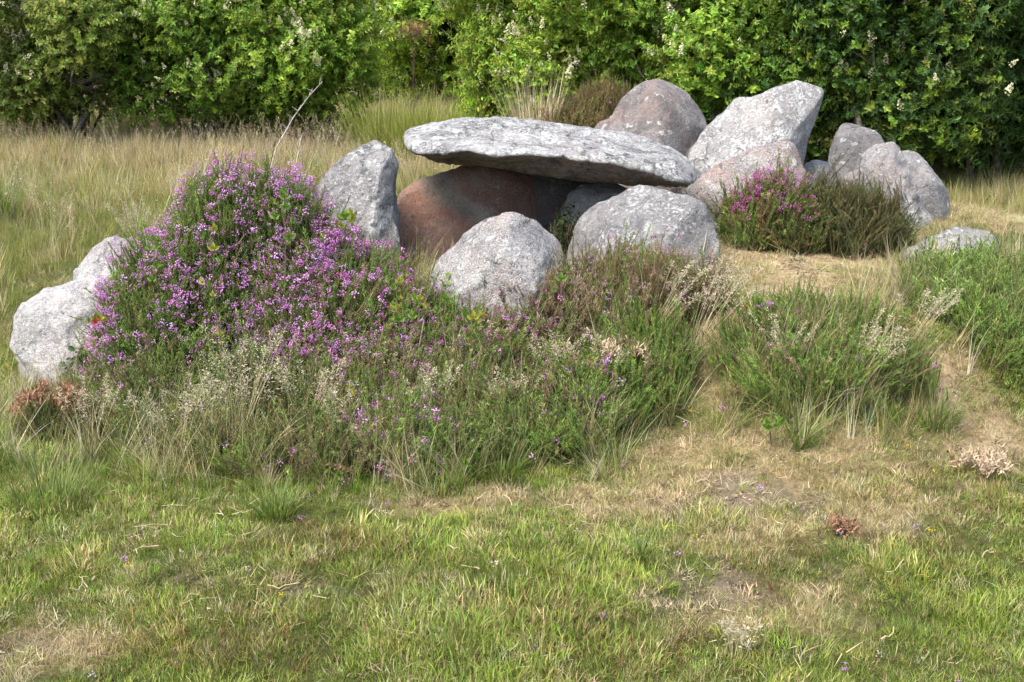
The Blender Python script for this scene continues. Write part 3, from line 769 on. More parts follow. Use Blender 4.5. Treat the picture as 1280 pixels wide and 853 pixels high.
col = palette(n, [(.44, .38, .23), (.30, .27, .12), (.24, .17, .09), (.52, .47, .34), (.20, .24, .06)], [2.5, 2.5, 2, 2, 2.5])
tag(scatter("wispy_grass", "wisp", P3(x, y), up_rot(n, .3), RNG.uniform(.7, 1.7, n), col), "thin pale wispy grass stems among the heather", "grass")

# mound top around the stones
x, y = area(26000, 5.0, 9.2, 1.0); px, py, zc, dry, bare, red = zones(x, y)
r_ = np.sqrt(((x - .9) / 3.9) ** 2 + ((y - 6.6) / 2.9) ** 2)
pr = np.clip((r_ < .98) * (.55 - .55 * np.clip(dry * 1.3 + bare, 0, 1)) + .02, 0, 1) * (np.hypot((x - .05) / .62, (y - 5.75) / .5) > 1); kp = RNG.random(len(x)) < pr
x, y = x[kp], y[kp]; n = len(x)
col = palette(n, [(.13, .16, .04), (.20, .19, .07), (.33, .28, .14), (.11, .14, .035)], [3, 2, 2, 2])
tag(scatter("mound_grass", "mid", P3(x, y), up_rot(n, .25), RNG.uniform(.2, .5, n), col), "low green grass tufts growing round the stones on the mound", "grass")

# long meadow behind and to the left
x, y = area(46000, 4.6, 16.5, 1.5); r_ = np.sqrt(((x - .9) / 3.9) ** 2 + ((y - 6.6) / 2.9) ** 2)
pr = np.clip(smooth(.93, 1.08, r_), 0, 1) * (x < 2.2 + (y > 8.5) * 9) * np.where(y < 6.2, smooth(-1.85, -2.3, x), 1.0); kp = RNG.random(len(x)) < pr
x, y = x[kp], y[kp]; n = len(x); tone = n2(x, y, .6, 71); tone2 = n2(x, y, 2.1, 72)
strawy = np.clip(.24 + .45 * tone + .3 * tone2 + .45 * smooth(8, 12, y), .06, .9)
pxm, pym, _z = proj(P3(x, y)); strip = ell(pxm, pym, -20, 160, 150, 30)
gcol = palette(n, [(.185, .215, .042), (.23, .245, .058), (.27, .26, .085), (.145, .19, .038)], [3, 3, 2, 2])
scol = palette(n, [(.42, .35, .19), (.35, .29, .15), (.48, .41, .25), (.31, .24, .13)], [3, 2, 2, 2])
col = np.where((RNG.random(n) < strawy * (1 - strip))[:, None], scol, gcol); col = np.where((RNG.random(n) < strip)[:, None], palette(n, [(.19, .29, .05), (.15, .24, .04)], [1, 1]), col)
tag(scatter("meadow_grass", "field", P3(x, y), up_rot(n, .22), RNG.uniform(.32, .80, n) * np.clip(1 + .3 * tone + .3 * tone2, .4, 1.6) * (1 - .5 * strip), col), "long straw and green meadow grass behind the mound", "grass")
x, y = area(9000, 5.2, 16.0, 1.5); r_ = np.sqrt(((x - .9) / 3.9) ** 2 + ((y - 6.6) / 2.9) ** 2)
pr = smooth(.95, 1.1, r_) * (x < 2.2) * np.clip(.45 + .6 * n2(x, y, .9, 75), 0, 1) * np.where(y < 6.2, smooth(-1.9, -2.4, x), 1.0); kp = RNG.random(len(x)) < pr
x, y = x[kp], y[kp]; n = len(x)
col = palette(n, [(.50, .42, .27), (.44, .35, .23), (.40, .29, .20), (.55, .48, .33)], [3, 3, 2, 2])
tag(scatter("meadow_seed_heads", "seed", P3(x, y), up_rot(n, .18), RNG.uniform(.55, 1.1, n), col), "pale seeding grass stalks rising from the meadow", "grass")

# ------------------------------------------------------------------ heather and heath bushes
def sphere_dirs(n, zmin=-.1):
    z = RNG.uniform(zmin, 1, n); a = RNG.uniform(0, 6.283, n); r = np.sqrt(1 - z * z)
    return np.stack([r * np.cos(a), r * np.sin(a), z], -1)

GREENH = [(0.133, 0.22, 0.042), (0.18, 0.268, 0.055), (0.107, 0.179, 0.039), (0.226, 0.22, 0.074)]
BROWNH = [(0.217, 0.152, 0.09), (0.275, 0.203, 0.123), (0.167, 0.123, 0.065), (0.152, 0.16, 0.058), (0.348, 0.275, 0.203)]
DARKH = [(0.106, 0.126, 0.043), (0.157, 0.154, 0.057), (0.085, 0.107, 0.038), (0.206, 0.178, 0.081)]
BRIGHT = [(0.135, 0.244, 0.039), (0.173, 0.287, 0.053), (0.103, 0.188, 0.035), (0.205, 0.279, 0.062)]
LILAC = [(0.594, 0.273, 0.572), (0.678, 0.404, 0.668), (0.509, 0.197, 0.477), (0.445, 0.164, 0.382)]
MAGENTA = [(.50, .10, .38), (.56, .16, .44), (.42, .08, .28)]
FADED = [(.38, .24, .27), (.44, .31, .31), (.30, .18, .17), (.42, .20, .36)]

def bush(name, label, px_, D, rx, ry, rz, n, pal, wts, nfl=0, fpal=LILAC, key="heath", ss=(.7, 1.25), cat="heather", ftop=-.1, group=None, seed=1, upb=.7, fbias=None):
    zc0 = D * CP + .35
    cx = (px_ - 640) / FPX * zc0; cy_ = D; b = np.array([cx, cy_, float(H(cx, cy_))])
    e = empty(name, b, label, cat, group)
    def dome(m, lo, zmin):
        d = sphere_dirs(m, zmin)
        lump = 1 + .24 * fbm(d * 2.3 + seed * 5.1, 2, seed) + .13 * fbm(d * 6 + seed, 2, seed + 3)
        s = lo + (1 - lo) * RNG.random(m) ** .55
        p = d * lump[:, None] * s[:, None] * np.array([rx, ry, rz]) + b
        g = H(p[:, 0], p[:, 1]); hz = np.maximum(p[:, 2] - b[2], 0)
        p[:, 2] = np.maximum(g + hz * .92 - .02, g - .01)
        nrm = d / np.array([rx, ry, rz]); nrm /= np.linalg.norm(nrm, axis=1, keepdims=True)
        return p, nrm, d
    p, nrm, d = dome(n, .45, -.05)
    lean_ = np.stack([fbm(p * 4.1 + 3, 2, 61), fbm(p * 4.1 + 9, 2, 62), np.zeros(n)], -1) * .45
    dr = nrm * (1 - upb) + np.array([0, 0, upb]) + RNG.normal(0, .30, (n, 3)) + lean_
    L = {"heath": .11, "heathlong": .2, "mid": .14, "wisp": .16, "lawn": .05, "ivy": .10}[key]
    p = p - dr / np.linalg.norm(dr, axis=1, keepdims=True) * L * .75
    p[:, 2] = np.maximum(p[:, 2], H(p[:, 0], p[:, 1]) - .01)
    col = palette(n, pal, wts) * (1 + .28 * fbm(p * 5.5 + seed, 2, 63))[:, None]
    sh = scatter("shoots", key, p, euler_from_dir(dr, RNG.uniform(0, 6.283, n)), RNG.uniform(*ss, n) * np.clip(RNG.lognormal(0, .22, n), .6, 1.7), col, e, b)
    # woody stems at the heart of the plant
    mb = MB(); q = random.Random(seed)
    for i in range(16):
        a = q.uniform(0, 6.283); t = q.uniform(.3, .8)
        tip = np.array([rx * t * math.cos(a), ry * t * math.sin(a), rz * q.uniform(.35, .7)])
        tip[2] = max(tip[2], float(H(b[0] + tip[0], b[1] + tip[1]) - b[2]) + .02)
        mid = tip * .5 + np.array([q.uniform(-.03, .03), q.uniform(-.03, .03), .02])
        root = np.array([tip[0] * .12, tip[1] * .12, -.03])
        tube(mb, [root, mid, tip], .006, .002, 4, 0)
    mb.obj("woody_stems", [M_TWIG], e)
    if nfl:
        p, nrm, d = dome(nfl, .93, ftop)
        if fbias is not None:
            clump = fbm(d * 4.2 + seed * 9.7, 3, seed + 8); kp = RNG.random(nfl) < np.clip(fbias + .9 * clump, 0, 1); p, nrm, d = p[kp], nrm[kp], d[kp]
        m = len(p)
        dr = nrm * .5 + np.array([0, 0, .5]) + RNG.normal(0, .3, (m, 3))
        p = p + nrm * RNG.uniform(0, .035, m)[:, None]; p[:, 2] += RNG.uniform(-.012, .022, m)
        scatter("flowers", "bell", p, euler_from_dir(dr, RNG.uniform(0, 6.283, m)), RNG.uniform(.4, 1.25, m), palette(m, fpal, np.ones(len(fpal))), e, b)
    return e

bush("heather_bush", "tall dome of heather smothered in lilac flowers, highest on the bank", 278, 5.02, .62, .52, .48, 5400, GREENH, [3, 3, 3, 1], 8000, LILAC, ftop=.0, seed=1, fbias=.58)
bush("heather_bush", "lilac heather sloping down from the tall dome towards the standing stone", 420, 4.74, .46, .40, .33, 2600, GREENH + BROWNH[:2], [3, 3, 3, 1, 1, 1], 3700, LILAC + MAGENTA[:1], ftop=.0, seed=2, fbias=.52)
bush("heather_bush", "sparse pink heather between the standing stone and round boulder", 520, 4.66, .28, .30, .20, 1100, GREENH + BRIGHT[:1], [3, 3, 2, 1, 1], 1300, MAGENTA + LILAC, seed=3, fbias=.55)
bush("heather_bush", "magenta heather patch just in front of the round boulder", 650, 4.62, .26, .26, .17, 1000, GREENH + BROWNH[:2], [3, 2, 2, 1, 2, 1], 900, MAGENTA + LILAC[:1], seed=4, fbias=.6)
bush("heather_bush", "small lilac heather clump spilling onto the lawn's edge", 505, 4.00, .21, .18, .20, 900, GREENH, [3, 2, 3, 1], 420, LILAC, seed=5, fbias=.6)
bush("heather_bush", "small pale lilac heather clump below the bleached fern", 720, 4.22, .19, .17, .20, 750, GREENH + BROWNH[:1], [3, 2, 2, 1, 1], 380, LILAC + FADED[:1], seed=6, fbias=.5)
bush("heather_bush", "brownish faded heather growing against the broad blue grey boulder", 800, 4.86, .36, .28, .34, 2300, BROWNH + BRIGHT[:2], [3, 3, 2, 2, 2, 2, 1], 420, FADED, key="heathlong", ss=(.4, .8), seed=7, fbias=.4)
bush("heather_bush", "faded mauve heather between round boulder and broad boulder", 690, 4.80, .26, .24, .24, 1300, BROWNH + GREENH[:2], [3, 3, 2, 2, 2, 1, 1], 420, FADED, seed=8, fbias=.5)
bush("heather_bush", "heather topped with magenta flowers before the low pinkish boulder", 958, 6.12, .27, .24, .40, 1900, GREENH + [(.2, .11, .05), (.17, .14, .05)], [3, 3, 2, 2, 2, 2], 620, MAGENTA, ftop=.5, seed=9, fbias=.55)
bush("heather_bush", "dark flowerless heather bush beside the cracked pinkish slab", 1066, 6.20, .37, .26, .50, 3000, DARKH, [3, 3, 3, 1], key="heathlong", ss=(.4, .75), seed=10)
bush("heather_bush", "brown heather mound growing behind the capstone by the hedge", 742, 7.95, .40, .35, .44, 2300, [(.20, .14, .06), (.17, .165, .05), (.24, .165, .08), (.15, .16, .05)], [1, 1, 1, 1], 22, MAGENTA, ftop=-.1, seed=11, fbias=.5)
bush("heath_bush", "dark green heath covering the bank end below the white boulder", 190, 4.56, .36, .30, .27, 1900, GREENH + DARKH, [3, 2, 3, 1, 2, 1, 2, 1], 130, LILAC, seed=12, fbias=.4)
bush("heath_bush", "dark green heath below the tall lilac dome with few flowers", 320, 4.36, .36, .28, .24, 1700, GREENH + DARKH, [3, 2, 3, 1, 2, 1, 2, 1], 120, LILAC, seed=13, fbias=.4)
bush("heath_bush", "greyish green heath sprinkled with lilac on the bank's steep front", 440, 4.30, .30, .26, .21, 1300, GREENH + BROWNH[:2], [3, 2, 3, 1, 1, 1], 170, LILAC, seed=14, fbias=.4)
bush("heath_bush", "brown and green heath on the bank above the lawn", 600, 4.34, .30, .26, .19, 1300, GREENH + BROWNH[:3], [3, 2, 3, 1, 2, 1, 1], 60, LILAC, seed=15, fbias=.4)
bush("heath_bush", "stiff bright green heath below the bleached fern at the bank's tip", 805, 4.38, .22, .24, .19, 1300, BRIGHT + GREENH + BROWNH[:2], [2, 1, 2, 1, 2, 2, 2, 1, 1, 1], 30, LILAC, key="heathlong", ss=(.4, .8), seed=16, fbias=.4)
for (pxx, DD, rx_, rz_, nf, pl, lb, sd) in [
        (110, 4.30, .28, .17, 40, GREENH + DARKH, "low green heath at the bank's end between white boulder and rusty fern", 41),
        (215, 4.12, .28, .16, 60, GREENH + DARKH, "low dark heath at the bank's foot behind the thin seeding grass", 42),
        (335, 4.02, .28, .17, 60, GREENH + DARKH, "low heath at the bank's foot below the fluffy seeding grass", 43),
        (430, 3.98, .24, .16, 70, GREENH + BROWNH[:2], "low heath at the bank's foot beside the small lilac clump", 44),
        (590, 4.08, .28, .16, 50, GREENH + BRIGHT[:1], "low green heath at the bank's foot below the magenta patch", 45),
        (700, 4.12, .22, .14, 30, GREENH + BRIGHT[:2], "low bright heath at the bank's foot below the pale lilac clump", 46),
        (470, 4.46, .26, .22, 1200, GREENH + BROWNH[:2], "lilac heather trailing down the bank from the sloping lilac heather", 47),
        (350, 4.56, .30, .26, 1300, GREENH, "lilac heather trailing below the tall dome on its lawn side", 48)]:
    bush("heath_bush" if nf < 100 else "heather_bush", lb, pxx, DD, rx_, .22, rz_ * (.75 if nf < 100 else 1), 800 if nf < 100 else 1300, pl, np.ones(len(pl)), nf, LILAC, seed=sd, fbias=.45)
bush("heath_tussock", "wide shaggy tussock of green heath and grass beside the sandy path", 1042, 4.36, .42, .34, .20, 2800, GREENH + BRIGHT[:2] + BROWNH[:2], [3, 3, 2, 1, 2, 1, 1.5, 1], 60, LILAC, key="heathlong", ss=(.4, .8), seed=17, cat="heath", fbias=.4)
bush("creeping_heath", "low bright green carpet of heath beyond the sandy path", 1266, 4.88, .42, .50, .13, 4600, BRIGHT + GREENH[:2], [4, 5, 2, 3, 1, 1], seed=18, cat="heath")

# ------------------------------------------------------------------ shrubs and hedge
LEAFG = [(0.193, 0.315, 0.045), (0.251, 0.389, 0.055), (0.142, 0.251, 0.039), (0.334, 0.444, 0.079)]
LEAFY = [(0.235, 0.339, 0.04), (0.294, 0.397, 0.054), (0.165, 0.269, 0.036), (0.353, 0.423, 0.08)]
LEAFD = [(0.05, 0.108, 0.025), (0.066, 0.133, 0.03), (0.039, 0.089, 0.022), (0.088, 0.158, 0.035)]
LEAFO = [(0.185, 0.252, 0.05), (0.237, 0.299, 0.065), (0.148, 0.213, 0.044), (0.31, 0.33, 0.094)]

def shrub(name, label, px_, D, rx, ry, h, n, pal, wts, key="leafy", nbl=0, seed=1, lift=.1, nblob=26, group=None, limbs=12, blob=.30, bare=0, ss=(.55, 1.0), bsc=1.0):
    n = int(n * 1.7)
    q = np.random.default_rng(seed * 101)
    zc0 = D * CP + .3
    cx = (px_ - 640) / FPX * zc0; b = np.array([cx, D, float(H(cx, D))])
    e = empty(name, b, label, "shrub", group)
    # leafy boughs: overlapping masses through the whole crown
    cen = []
    while len(cen) < nblob:
        c = q.uniform(-1, 1, 3)
        if c @ c < 1 and c[2] > -1: cen.append(c)
    cen = np.array(cen) * np.array([rx, ry, (h - lift) / 2]) * .80 + np.array([0, 0, lift + (h - lift) / 2])
    rad = q.uniform(.7, 1.25, nblob) * blob * h * .5
    w_ = rad ** 2; k = q.choice(nblob, n, p=w_ / w_.sum())
    d = q.normal(size=(n, 3)); d /= np.linalg.norm(d, axis=1, keepdims=True)
    lump = 1 + .30 * fbm(d * 2.2 + k[:, None] * 3.7, 2, seed)
    s = (.45 + .55 * q.random(n) ** .5) * lump
    p = cen[k] + d * (rad[k] * s)[:, None]
    ok = (p[:, 2] > .03) & ((p[:, 1] < .3 * ry) | (q.random(n) < .4))
    p, d, k = p[ok], d[ok], k[ok]; m = len(p)
    outw = p - np.array([0, 0, h * .4]); outw /= np.linalg.norm(outw, axis=1, keepdims=True)
    dr = d * .6 + outw * .5 + np.array([0, 0, .35]) + q.normal(0, .35, (m, 3))
    tonek = q.normal(0, .13, nblob)[k]
    col = palette(m, pal, wts, .14, q) * (1 + tonek[:, None])
    scatter("crown", key, p + b, euler_from_dir(dr, q.uniform(0, 6.283, m)), q.uniform(*ss, m), col, e, b)
    mb = MB()
    for i in range(limbs):
        c = cen[i % nblob] * np.array([1, 1, q.uniform(.7, 1.05)])
        a0 = np.array([c[0] * .22 + q.normal(0, .1), c[1] * .22 + q.normal(0, .1), -.05])
        m1 = a0 + (c - a0) * .38 + np.array([q.normal(0, .12), q.normal(0, .12), .16 * h * .4]); m2 = a0 + (c - a0) * .72 + q.normal(0, .1, 3)
        tube(mb, [a0, (a0 + m1) / 2 + q.normal(0, .03, 3), m1, m2, c], .032 * q.uniform(.6, 1.4), .006, 6)
        for j in range(4 + bare):
            t = q.uniform(.2, .95); st = m1 * (1 - t) + m2 * t; dd = q.normal(0, 1, 3); dd[2] = abs(dd[2]) * .5 + .1; dd /= np.linalg.norm(dd)
            l = q.uniform(.25, .6); tube(mb, [st, st + dd * l * .5 + q.normal(0, .04, 3), st + dd * l + q.normal(0, .06, 3)], .008, .002, 4)
    mb.obj("branches", [M_BARK], e, True)
    if nbl:
        nbl = int(nbl * 1.6)
        kk = q.choice(nblob, nbl, p=w_ / w_.sum()); dd = q.normal(size=(nbl, 3)); dd[:, 2] = np.abs(dd[:, 2]) * .9; dd[:, 1] -= .4; dd /= np.linalg.norm(dd, axis=1, keepdims=True)
        pp_ = cen[kk] + dd * (rad[kk] * (1 + .30 * fbm(dd * 2.2 + kk[:, None] * 3.7, 2, seed)) + .19)[:, None]
        clump = fbm(pp_ * 1.6 + seed, 2, seed + 5); kp = (pp_[:, 2] > .5) & (clump > -.15)
        pp_, dd = pp_[kp], dd[kp]; m = len(pp_)
        scatter("blossom", "blossom", pp_ + b, euler_from_dir(dd * .6 + np.array([0, 0, .7]) + q.normal(0, .25, (m, 3)), q.uniform(0, 6.283, m)), q.uniform(.9, 1.7, m) * bsc, np.ones((m, 3)) * .5, e, b)
    return e

HG = None
shrub("shrub", "broad open grey green shrub with bare arching branches over the meadow", 70, 13.0, 1.6, 1.2, 2.9, 5200, LEAFO, [3, 2, 3, 1], nbl=160, seed=1, lift=.35, limbs=22, bare=8, nblob=30, blob=.26)
shrub("shrub", "dark centred leafy shrub sprinkled with blossom behind the tall lilac heather", 250, 13.2, 1.45, 1.2, 3.0, 6800, LEAFG, [3, 2, 3, 1], nbl=420, seed=2, lift=.05, limbs=20, bare=6, nblob=34, blob=.26)
shrub("shrub", "bright blossoming shrub at the end of the row beside the gap", 385, 13.4, .80, 1.0, 2.8, 5600, LEAFG + LEAFY[:2], [3, 3, 2, 1, 2, 2], nbl=760, seed=3, lift=.05, limbs=14, bare=3, nblob=30, blob=.26)
shrub("shrub", "yellow green shrub behind the dead brown fern at the gap", 505, 19.0, 1.3, 1.0, 2.9, 3400, LEAFY, [3, 3, 2, 2], nbl=90, seed=4, lift=.05)
shrub("shrub", "fresh green rounded shrub behind the high end of the capstone", 645, 12.2, .82, 1.0, 2.8, 6200, LEAFY + LEAFG[:2], [3, 3, 2, 1, 2, 2], nbl=260, seed=5, lift=.05, nblob=34, blob=.26)
shrub("shrub", "yellow green hedge shrub with cream blossom above the brown heather mound", 735, 11.6, 1.0, 1.0, 2.9, 6400, LEAFY + LEAFG[:2], [3, 3, 2, 1, 2, 2], nbl=420, seed=6, lift=.05, nblob=34, blob=.26)
shrub("shrub", "mid green hedge shrub behind the humped boulder", 880, 11.0, 1.0, .9, 2.9, 6400, LEAFG + LEAFY[:1], [3, 3, 2, 1, 2], nbl=260, seed=7, lift=.05, nblob=34, blob=.26)
shrub("shrub", "dark and mid green hedge shrub right behind the leaning boulder", 1000, 10.6, .9, .8, 2.9, 5600, LEAFG + LEAFD, [2, 1, 3, 1, 2, 2, 1, 1], nbl=110, seed=8, lift=.05, nblob=32, blob=.26)
shrub("shrub", "hedge shrub with loose yellowish sprays over the rounded slab", 1110, 10.0, .85, .8, 2.9, 5600, LEAFY + LEAFG + LEAFD, [1, .6, 1, .5, 1, 1, 2, .5, 3, 3, 2, 2], nbl=130, seed=9, lift=.05, nblob=30, blob=.24)
shrub("shrub", "dark glossy evergreen shrub with long narrow leaves at the hedge's end", 1262, 10.2, .95, .9, 3.0, 5200, LEAFD, [3, 3, 2, 1], key="whorl", seed=10, lift=.05, nblob=34, blob=.26)
shrub("shrub", "dark evergreen shrub filling the hedge behind the yellowish sprays", 1180, 11.2, .9, .8, 3.1, 4600, LEAFD + LEAFG[:1], [3, 3, 2, 1, 1], key="whorl", seed=11, lift=.05, nblob=30, blob=.26)
# further shrubs closing the view
for i, (pxx, DD, hh, lab) in enumerate([(545, 17.5, 3.0, "pale green shrub standing right behind the dead brown fern"), (-60, 21, 3.4, "hazy far shrub seen beyond the open grey green shrub"), (180, 22, 3.4, "far green shrub seen through the dark centred shrub's gaps"),
                                       (400, 23, 3.6, "far shrub behind the bright blossoming shrub"), (640, 18, 3.4, "taller shrub behind the fresh green rounded shrub"),
                                       (830, 15.5, 3.3, "taller hedge shrub behind the humped boulder's shrub"), (1010, 14, 3.3, "back row hedge shrub beyond the leaning boulder"),
                                       (1230, 13.5, 3.4, "back row hedge shrub beyond the dark evergreens"), (1400, 10.4, 3.0, "evergreen hedge shrub continuing past the long leaved shrub"),
                                       (-190, 13.4, 2.9, "meadow shrub continuing the row past the open grey green shrub")]):
    shrub("shrub", lab, pxx, DD, 2.0 if DD > 17 else 1.2, 1.0, hh, 3600, LEAFG + LEAFY[:2], [2, 2, 1, 1, 2, 2], seed=20 + i, lift=.05, nblob=30, blob=.28, ss=(.9, 1.5) if DD > 17 else (.7, 1.1))

# ------------------------------------------------------------------ litter on the ground (uncountable)
def bit_mesh(name, seed):
    q = random.Random(seed); mb = MB()
    for i in range(3):
        blade(mb, (q.uniform(-.02, .02), q.uniform(-.02, .02), .006), q.uniform(0, 6.283), q.uniform(.02, .06), .0026, q.uniform(-.5, .5), 1.45 + q.uniform(-.2, .1), 3, q.random())
    return mb.mesh(name, [M_GRASS])
source("bit", [bit_mesh("straw_bit", s_) for s_ in range(4)])
x, y = area(5200, 2.0, 7.4); px, py, zc, dry, bare, red = zones(x, y); bank = bank_mask(px, py)
kp = RNG.random(len(x)) < np.clip(.30 + .5 * dry + .5 * bare - .5 * bank, 0, 1); x, y = x[kp], y[kp]; n = len(x)
p = P3(x, y); p[:, 2] += RNG.uniform(0, .022, n)
tag(scatter("straw_litter", "bit", p, up_rot(n, .15), RNG.uniform(.5, 1.3, n), palette(n, [(.55, .47, .31), (.42, .33, .19), (.24, .16, .09), (.12, .085, .055)], [3, 2, 1.5, 1.2])), "scattered straw and dead leaf bits lying in the lawn and on the path", "litter")

# ------------------------------------------------------------------ dead ferns
def dead_fern(label, px_, py_, wd, mat, n=130, seed=1, at=None, hgt=.5, raise_=0.0):
    b = hit(px_, py_) if at is None else np.asarray(at, float); q = random.Random(seed)
    b = np.array([b[0], b[1], float(H(b[0], b[1]))])
    lift = 0.0 if at is None else at[2] - b[2]
    e = empty("dead_fern", b, label, "dead fern")
    mb = MB(); st = MB()
    for k in range(6):
        a = k * 1.05 + q.uniform(-.4, .4); L = wd * q.uniform(.35, .55); o = np.array([math.cos(a), math.sin(a), 0])
        pts = [np.array([0, 0, -.01])]
        if lift: pts.append(np.array([q.uniform(-.03, .03), q.uniform(-.03, .03), lift * .7]))
        top = np.array([0, 0, lift])
        pts += [top + o * L * t + np.array([0, 0, raise_ + wd * hgt * (.55 * math.sin(t * 2.6) + .12)]) for t in (.25, .55, .8, 1.0)]
        tube(st, pts, .0022, .0010, 4, 0, q.random())
        c0 = pts[-4:]
        for j in range(n // 6):
            t = q.random() * 2.99; i0 = int(t); c = c0[i0] * (1 - t + i0) + c0[i0 + 1] * (t - i0) + np.array([q.gauss(0, .012), q.gauss(0, .012), q.gauss(0, .008)]) * (5 if lift else 1)
            blade(mb, c, q.uniform(0, 6.283), q.uniform(.022, .05), q.uniform(.004, .010), q.uniform(-2.8, 2.8), q.uniform(.3, 1.7), 4, q.random(), 0, q.uniform(-3, 3))
    f = mb.obj("frond_leaflets", [mat], e); f["kind"] = "stuff"
    st.obj("stalks", [M_TWIG if lift else mat], e)
dead_fern("rusty brown dead fern heap at the bank's end below ivy", 72, 548, .30, M_FERN, 720, 1, hgt=.8, raise_=.04)
dead_fern("bleached dead fern lying on the bank above the small pale lilac heather", 778, 478, .27, M_FERNP, 520, 2, hgt=.6, raise_=.045)
dead_fern("small bleached dead fern beside the faded mauve heather", 700, 470, .10, M_FERNP, 140, 3, hgt=.9, raise_=.07)
dead_fern("tiny rusty dead fern alone on the lawn", 1053, 668, .085, M_FERN, 150, 4)
dead_fern("bleached dead fern rosette on the sandy edge of the lawn", 1228, 596, .17, M_FERNP, 380, 5, hgt=.6)
dead_fern("small orange brown dead fern on the bank's steep front", 560, 505, .12, M_FERN, 70, 6, hgt=1.0)
dead_fern("orange dead fern scrap beside the dark flowerless heather", 1052, 318, .13, M_FERN, 60, 7, hgt=1.2)
g_ = unproj(517, 72, np.array(13.0)); dead_fern("tall brown dead fern standing in the gap between the shrubs", 0, 0, .36, M_FERN, 900, 8, at=g_, hgt=1.5)

# ------------------------------------------------------------------ brambles and seedlings with single leaves
def trifoliate(seed, mat, ll):
    q = random.Random(seed); mb = MB()
    tube(mb, [(0, 0, 0), (0, .0, ll * .25), (0, .01 * ll, ll * .45)], .0012, .0009, 3, 0)
    for a in (-1.15, 0, 1.15):
        d = np.array([math.sin(a), math.cos(a) * .6, .45 + .25 * math.cos(a)]); leaf(mb, (0, .0, ll * .45), d, (0, -.8, 1), ll * (1 if a == 0 else .85), ll * .72, q.random(), 0, .2, .2)
    return mb.mesh("leaf", [mat])
LEAFM = {}
def bramble(label, base, tip, nl, ll, mats, seed=1, name="bramble"):
    ll = ll * .68; q = random.Random(seed); b = np.asarray(base, float); b[2] = float(H(b[0], b[1])); t_ = np.asarray(tip, float) - b
    e = empty(name, b, label, "bramble")
    pts = [np.array([0, 0, -.01])] + [t_ * t + np.array([q.gauss(0, .008), q.gauss(0, .008), .05 * math.sin(t * 3.1)]) for t in (.3, .6, .85, 1.0)]
    st = MB(); tube(st, pts, .003, .0013, 4); st.obj("stem", [M_TWIG], e)
    nl = int(nl * 1.7)
    for i in range(nl):
        t = 1 - .8 * (i / max(nl, 1)) ** 1.1; k = t * 4; k0 = min(int(k), 3); c = pts[k0] * (1 - k + k0) + pts[k0 + 1] * (k - k0)
        mat = mats[i % len(mats)]; key = (mat.name, ll, i % 2)
        if key not in LEAFM: LEAFM[key] = trifoliate(i + 3, mat, ll)
        o = link(bpy.data.objects.new("leaf", LEAFM[key]), e); 
        a = i * 2.4 + q.uniform(-.5, .5); s_ = q.uniform(.55, 1.2); c = c + np.array([math.cos(a), math.sin(a), .3]) * ll * q.uniform(.1, .9); o.location = tuple(c); o.scale = (s_, s_, s_)
        d = Vector((math.cos(a), math.sin(a) - .35, .75)); o.rotation_euler = d.to_track_quat('Z', 'Y').to_euler()
def at(px_, py_, zc): return unproj(px_, py_, np.array(float(zc)))
bramble("bramble shoot with yellow and crimson leaves against the big white boulder", at(115, 455, 5.0), at(128, 402, 4.93), 7, .050, [M_BRAMY, M_BRAM, M_BRAMR], 1)
bramble("yellow green bramble shoot at the foot of the big white boulder", at(10, 490, 5.15), at(12, 462, 5.1), 8, .042, [M_BRAMY, M_BRAM], 2)
bramble("pale green bramble shoot on the bank above the small lilac clump", at(440, 540, 4.45), at(440, 492, 4.35), 4, .042, [M_BRAMY], 3)
bramble("fresh green bramble climbing beside the standing stone", at(425, 330, 5.15), at(433, 272, 5.12), 9, .055, [M_BRAM, M_BRAMY], 4)
bramble("leafy green bramble growing through the top of the tall lilac heather", at(352, 290, 4.8), at(355, 242, 4.78), 10, .050, [M_BRAM], 5)
bramble("single green bramble shoot amid the flowers of the tall lilac heather", at(262, 330, 4.75), at(264, 292, 4.66), 4, .050, [M_BRAMY, M_BRAM], 6)
bramble("green bramble on the flank of the tall lilac heather near the white boulder", at(195, 330, 4.85), at(192, 305, 4.82), 7, .05, [M_BRAM], 7)
bramble("bramble shoot low in the lilac heather above the dark green heath", at(268, 390, 4.62), at(266, 358, 4.58), 5, .045, [M_BRAMY, M_BRAM], 8)
bramble("bramble seedling in the shaggy tussock beside the path", at(975, 500, 4.5), at(978, 466, 4.4), 7, .040, [M_BRAM, M_BRAMY], 9)
bramble("bramble seedling at the lawn side foot of the shaggy tussock", at(965, 555, 4.25), at(963, 535, 4.2), 5, .042, [M_BRAM], 10)
bramble("bramble seedling beside the bleached fern on the bank", at(732, 478, 4.6), at(728, 455, 4.55), 4, .042, [M_BRAMY, M_BRAM], 11)
bramble("pale bramble leaf shoot standing before the round boulder", at(705, 390, 4.85), at(700, 345, 4.8), 4, .045, [M_BRAM, M_BRAMY], 12)
bramble("bramble leaf shoot against the round boulder's flank", at(560, 420, 4.9), at(556, 372, 4.85), 4, .045, [M_BRAM], 13)
for i, (a_, b_) in enumerate([((500, 395), (494, 350)), ((528, 410), (522, 372)), ((588, 428), (590, 398))]):
    bramble(["green bramble arching out beside the standing stone's foot", "green bramble among the sparse pink heather", "green bramble beside the magenta heather patch"][i], at(*a_, 4.75), at(*b_, 4.72), 12, .048, [M_BRAM, M_BRAM, M_BRAMY], 20 + i)
bush("bramble_bush", "low bright leafy bramble thicket between standing stone and round boulder", 510, 4.86, .22, .2, .2, 700, [(.15, .25, .04), (.2, .3, .06), (.11, .19, .03)], [2, 1, 1], key="ivy", ss=(.5, .9), seed=31, cat="bramble")
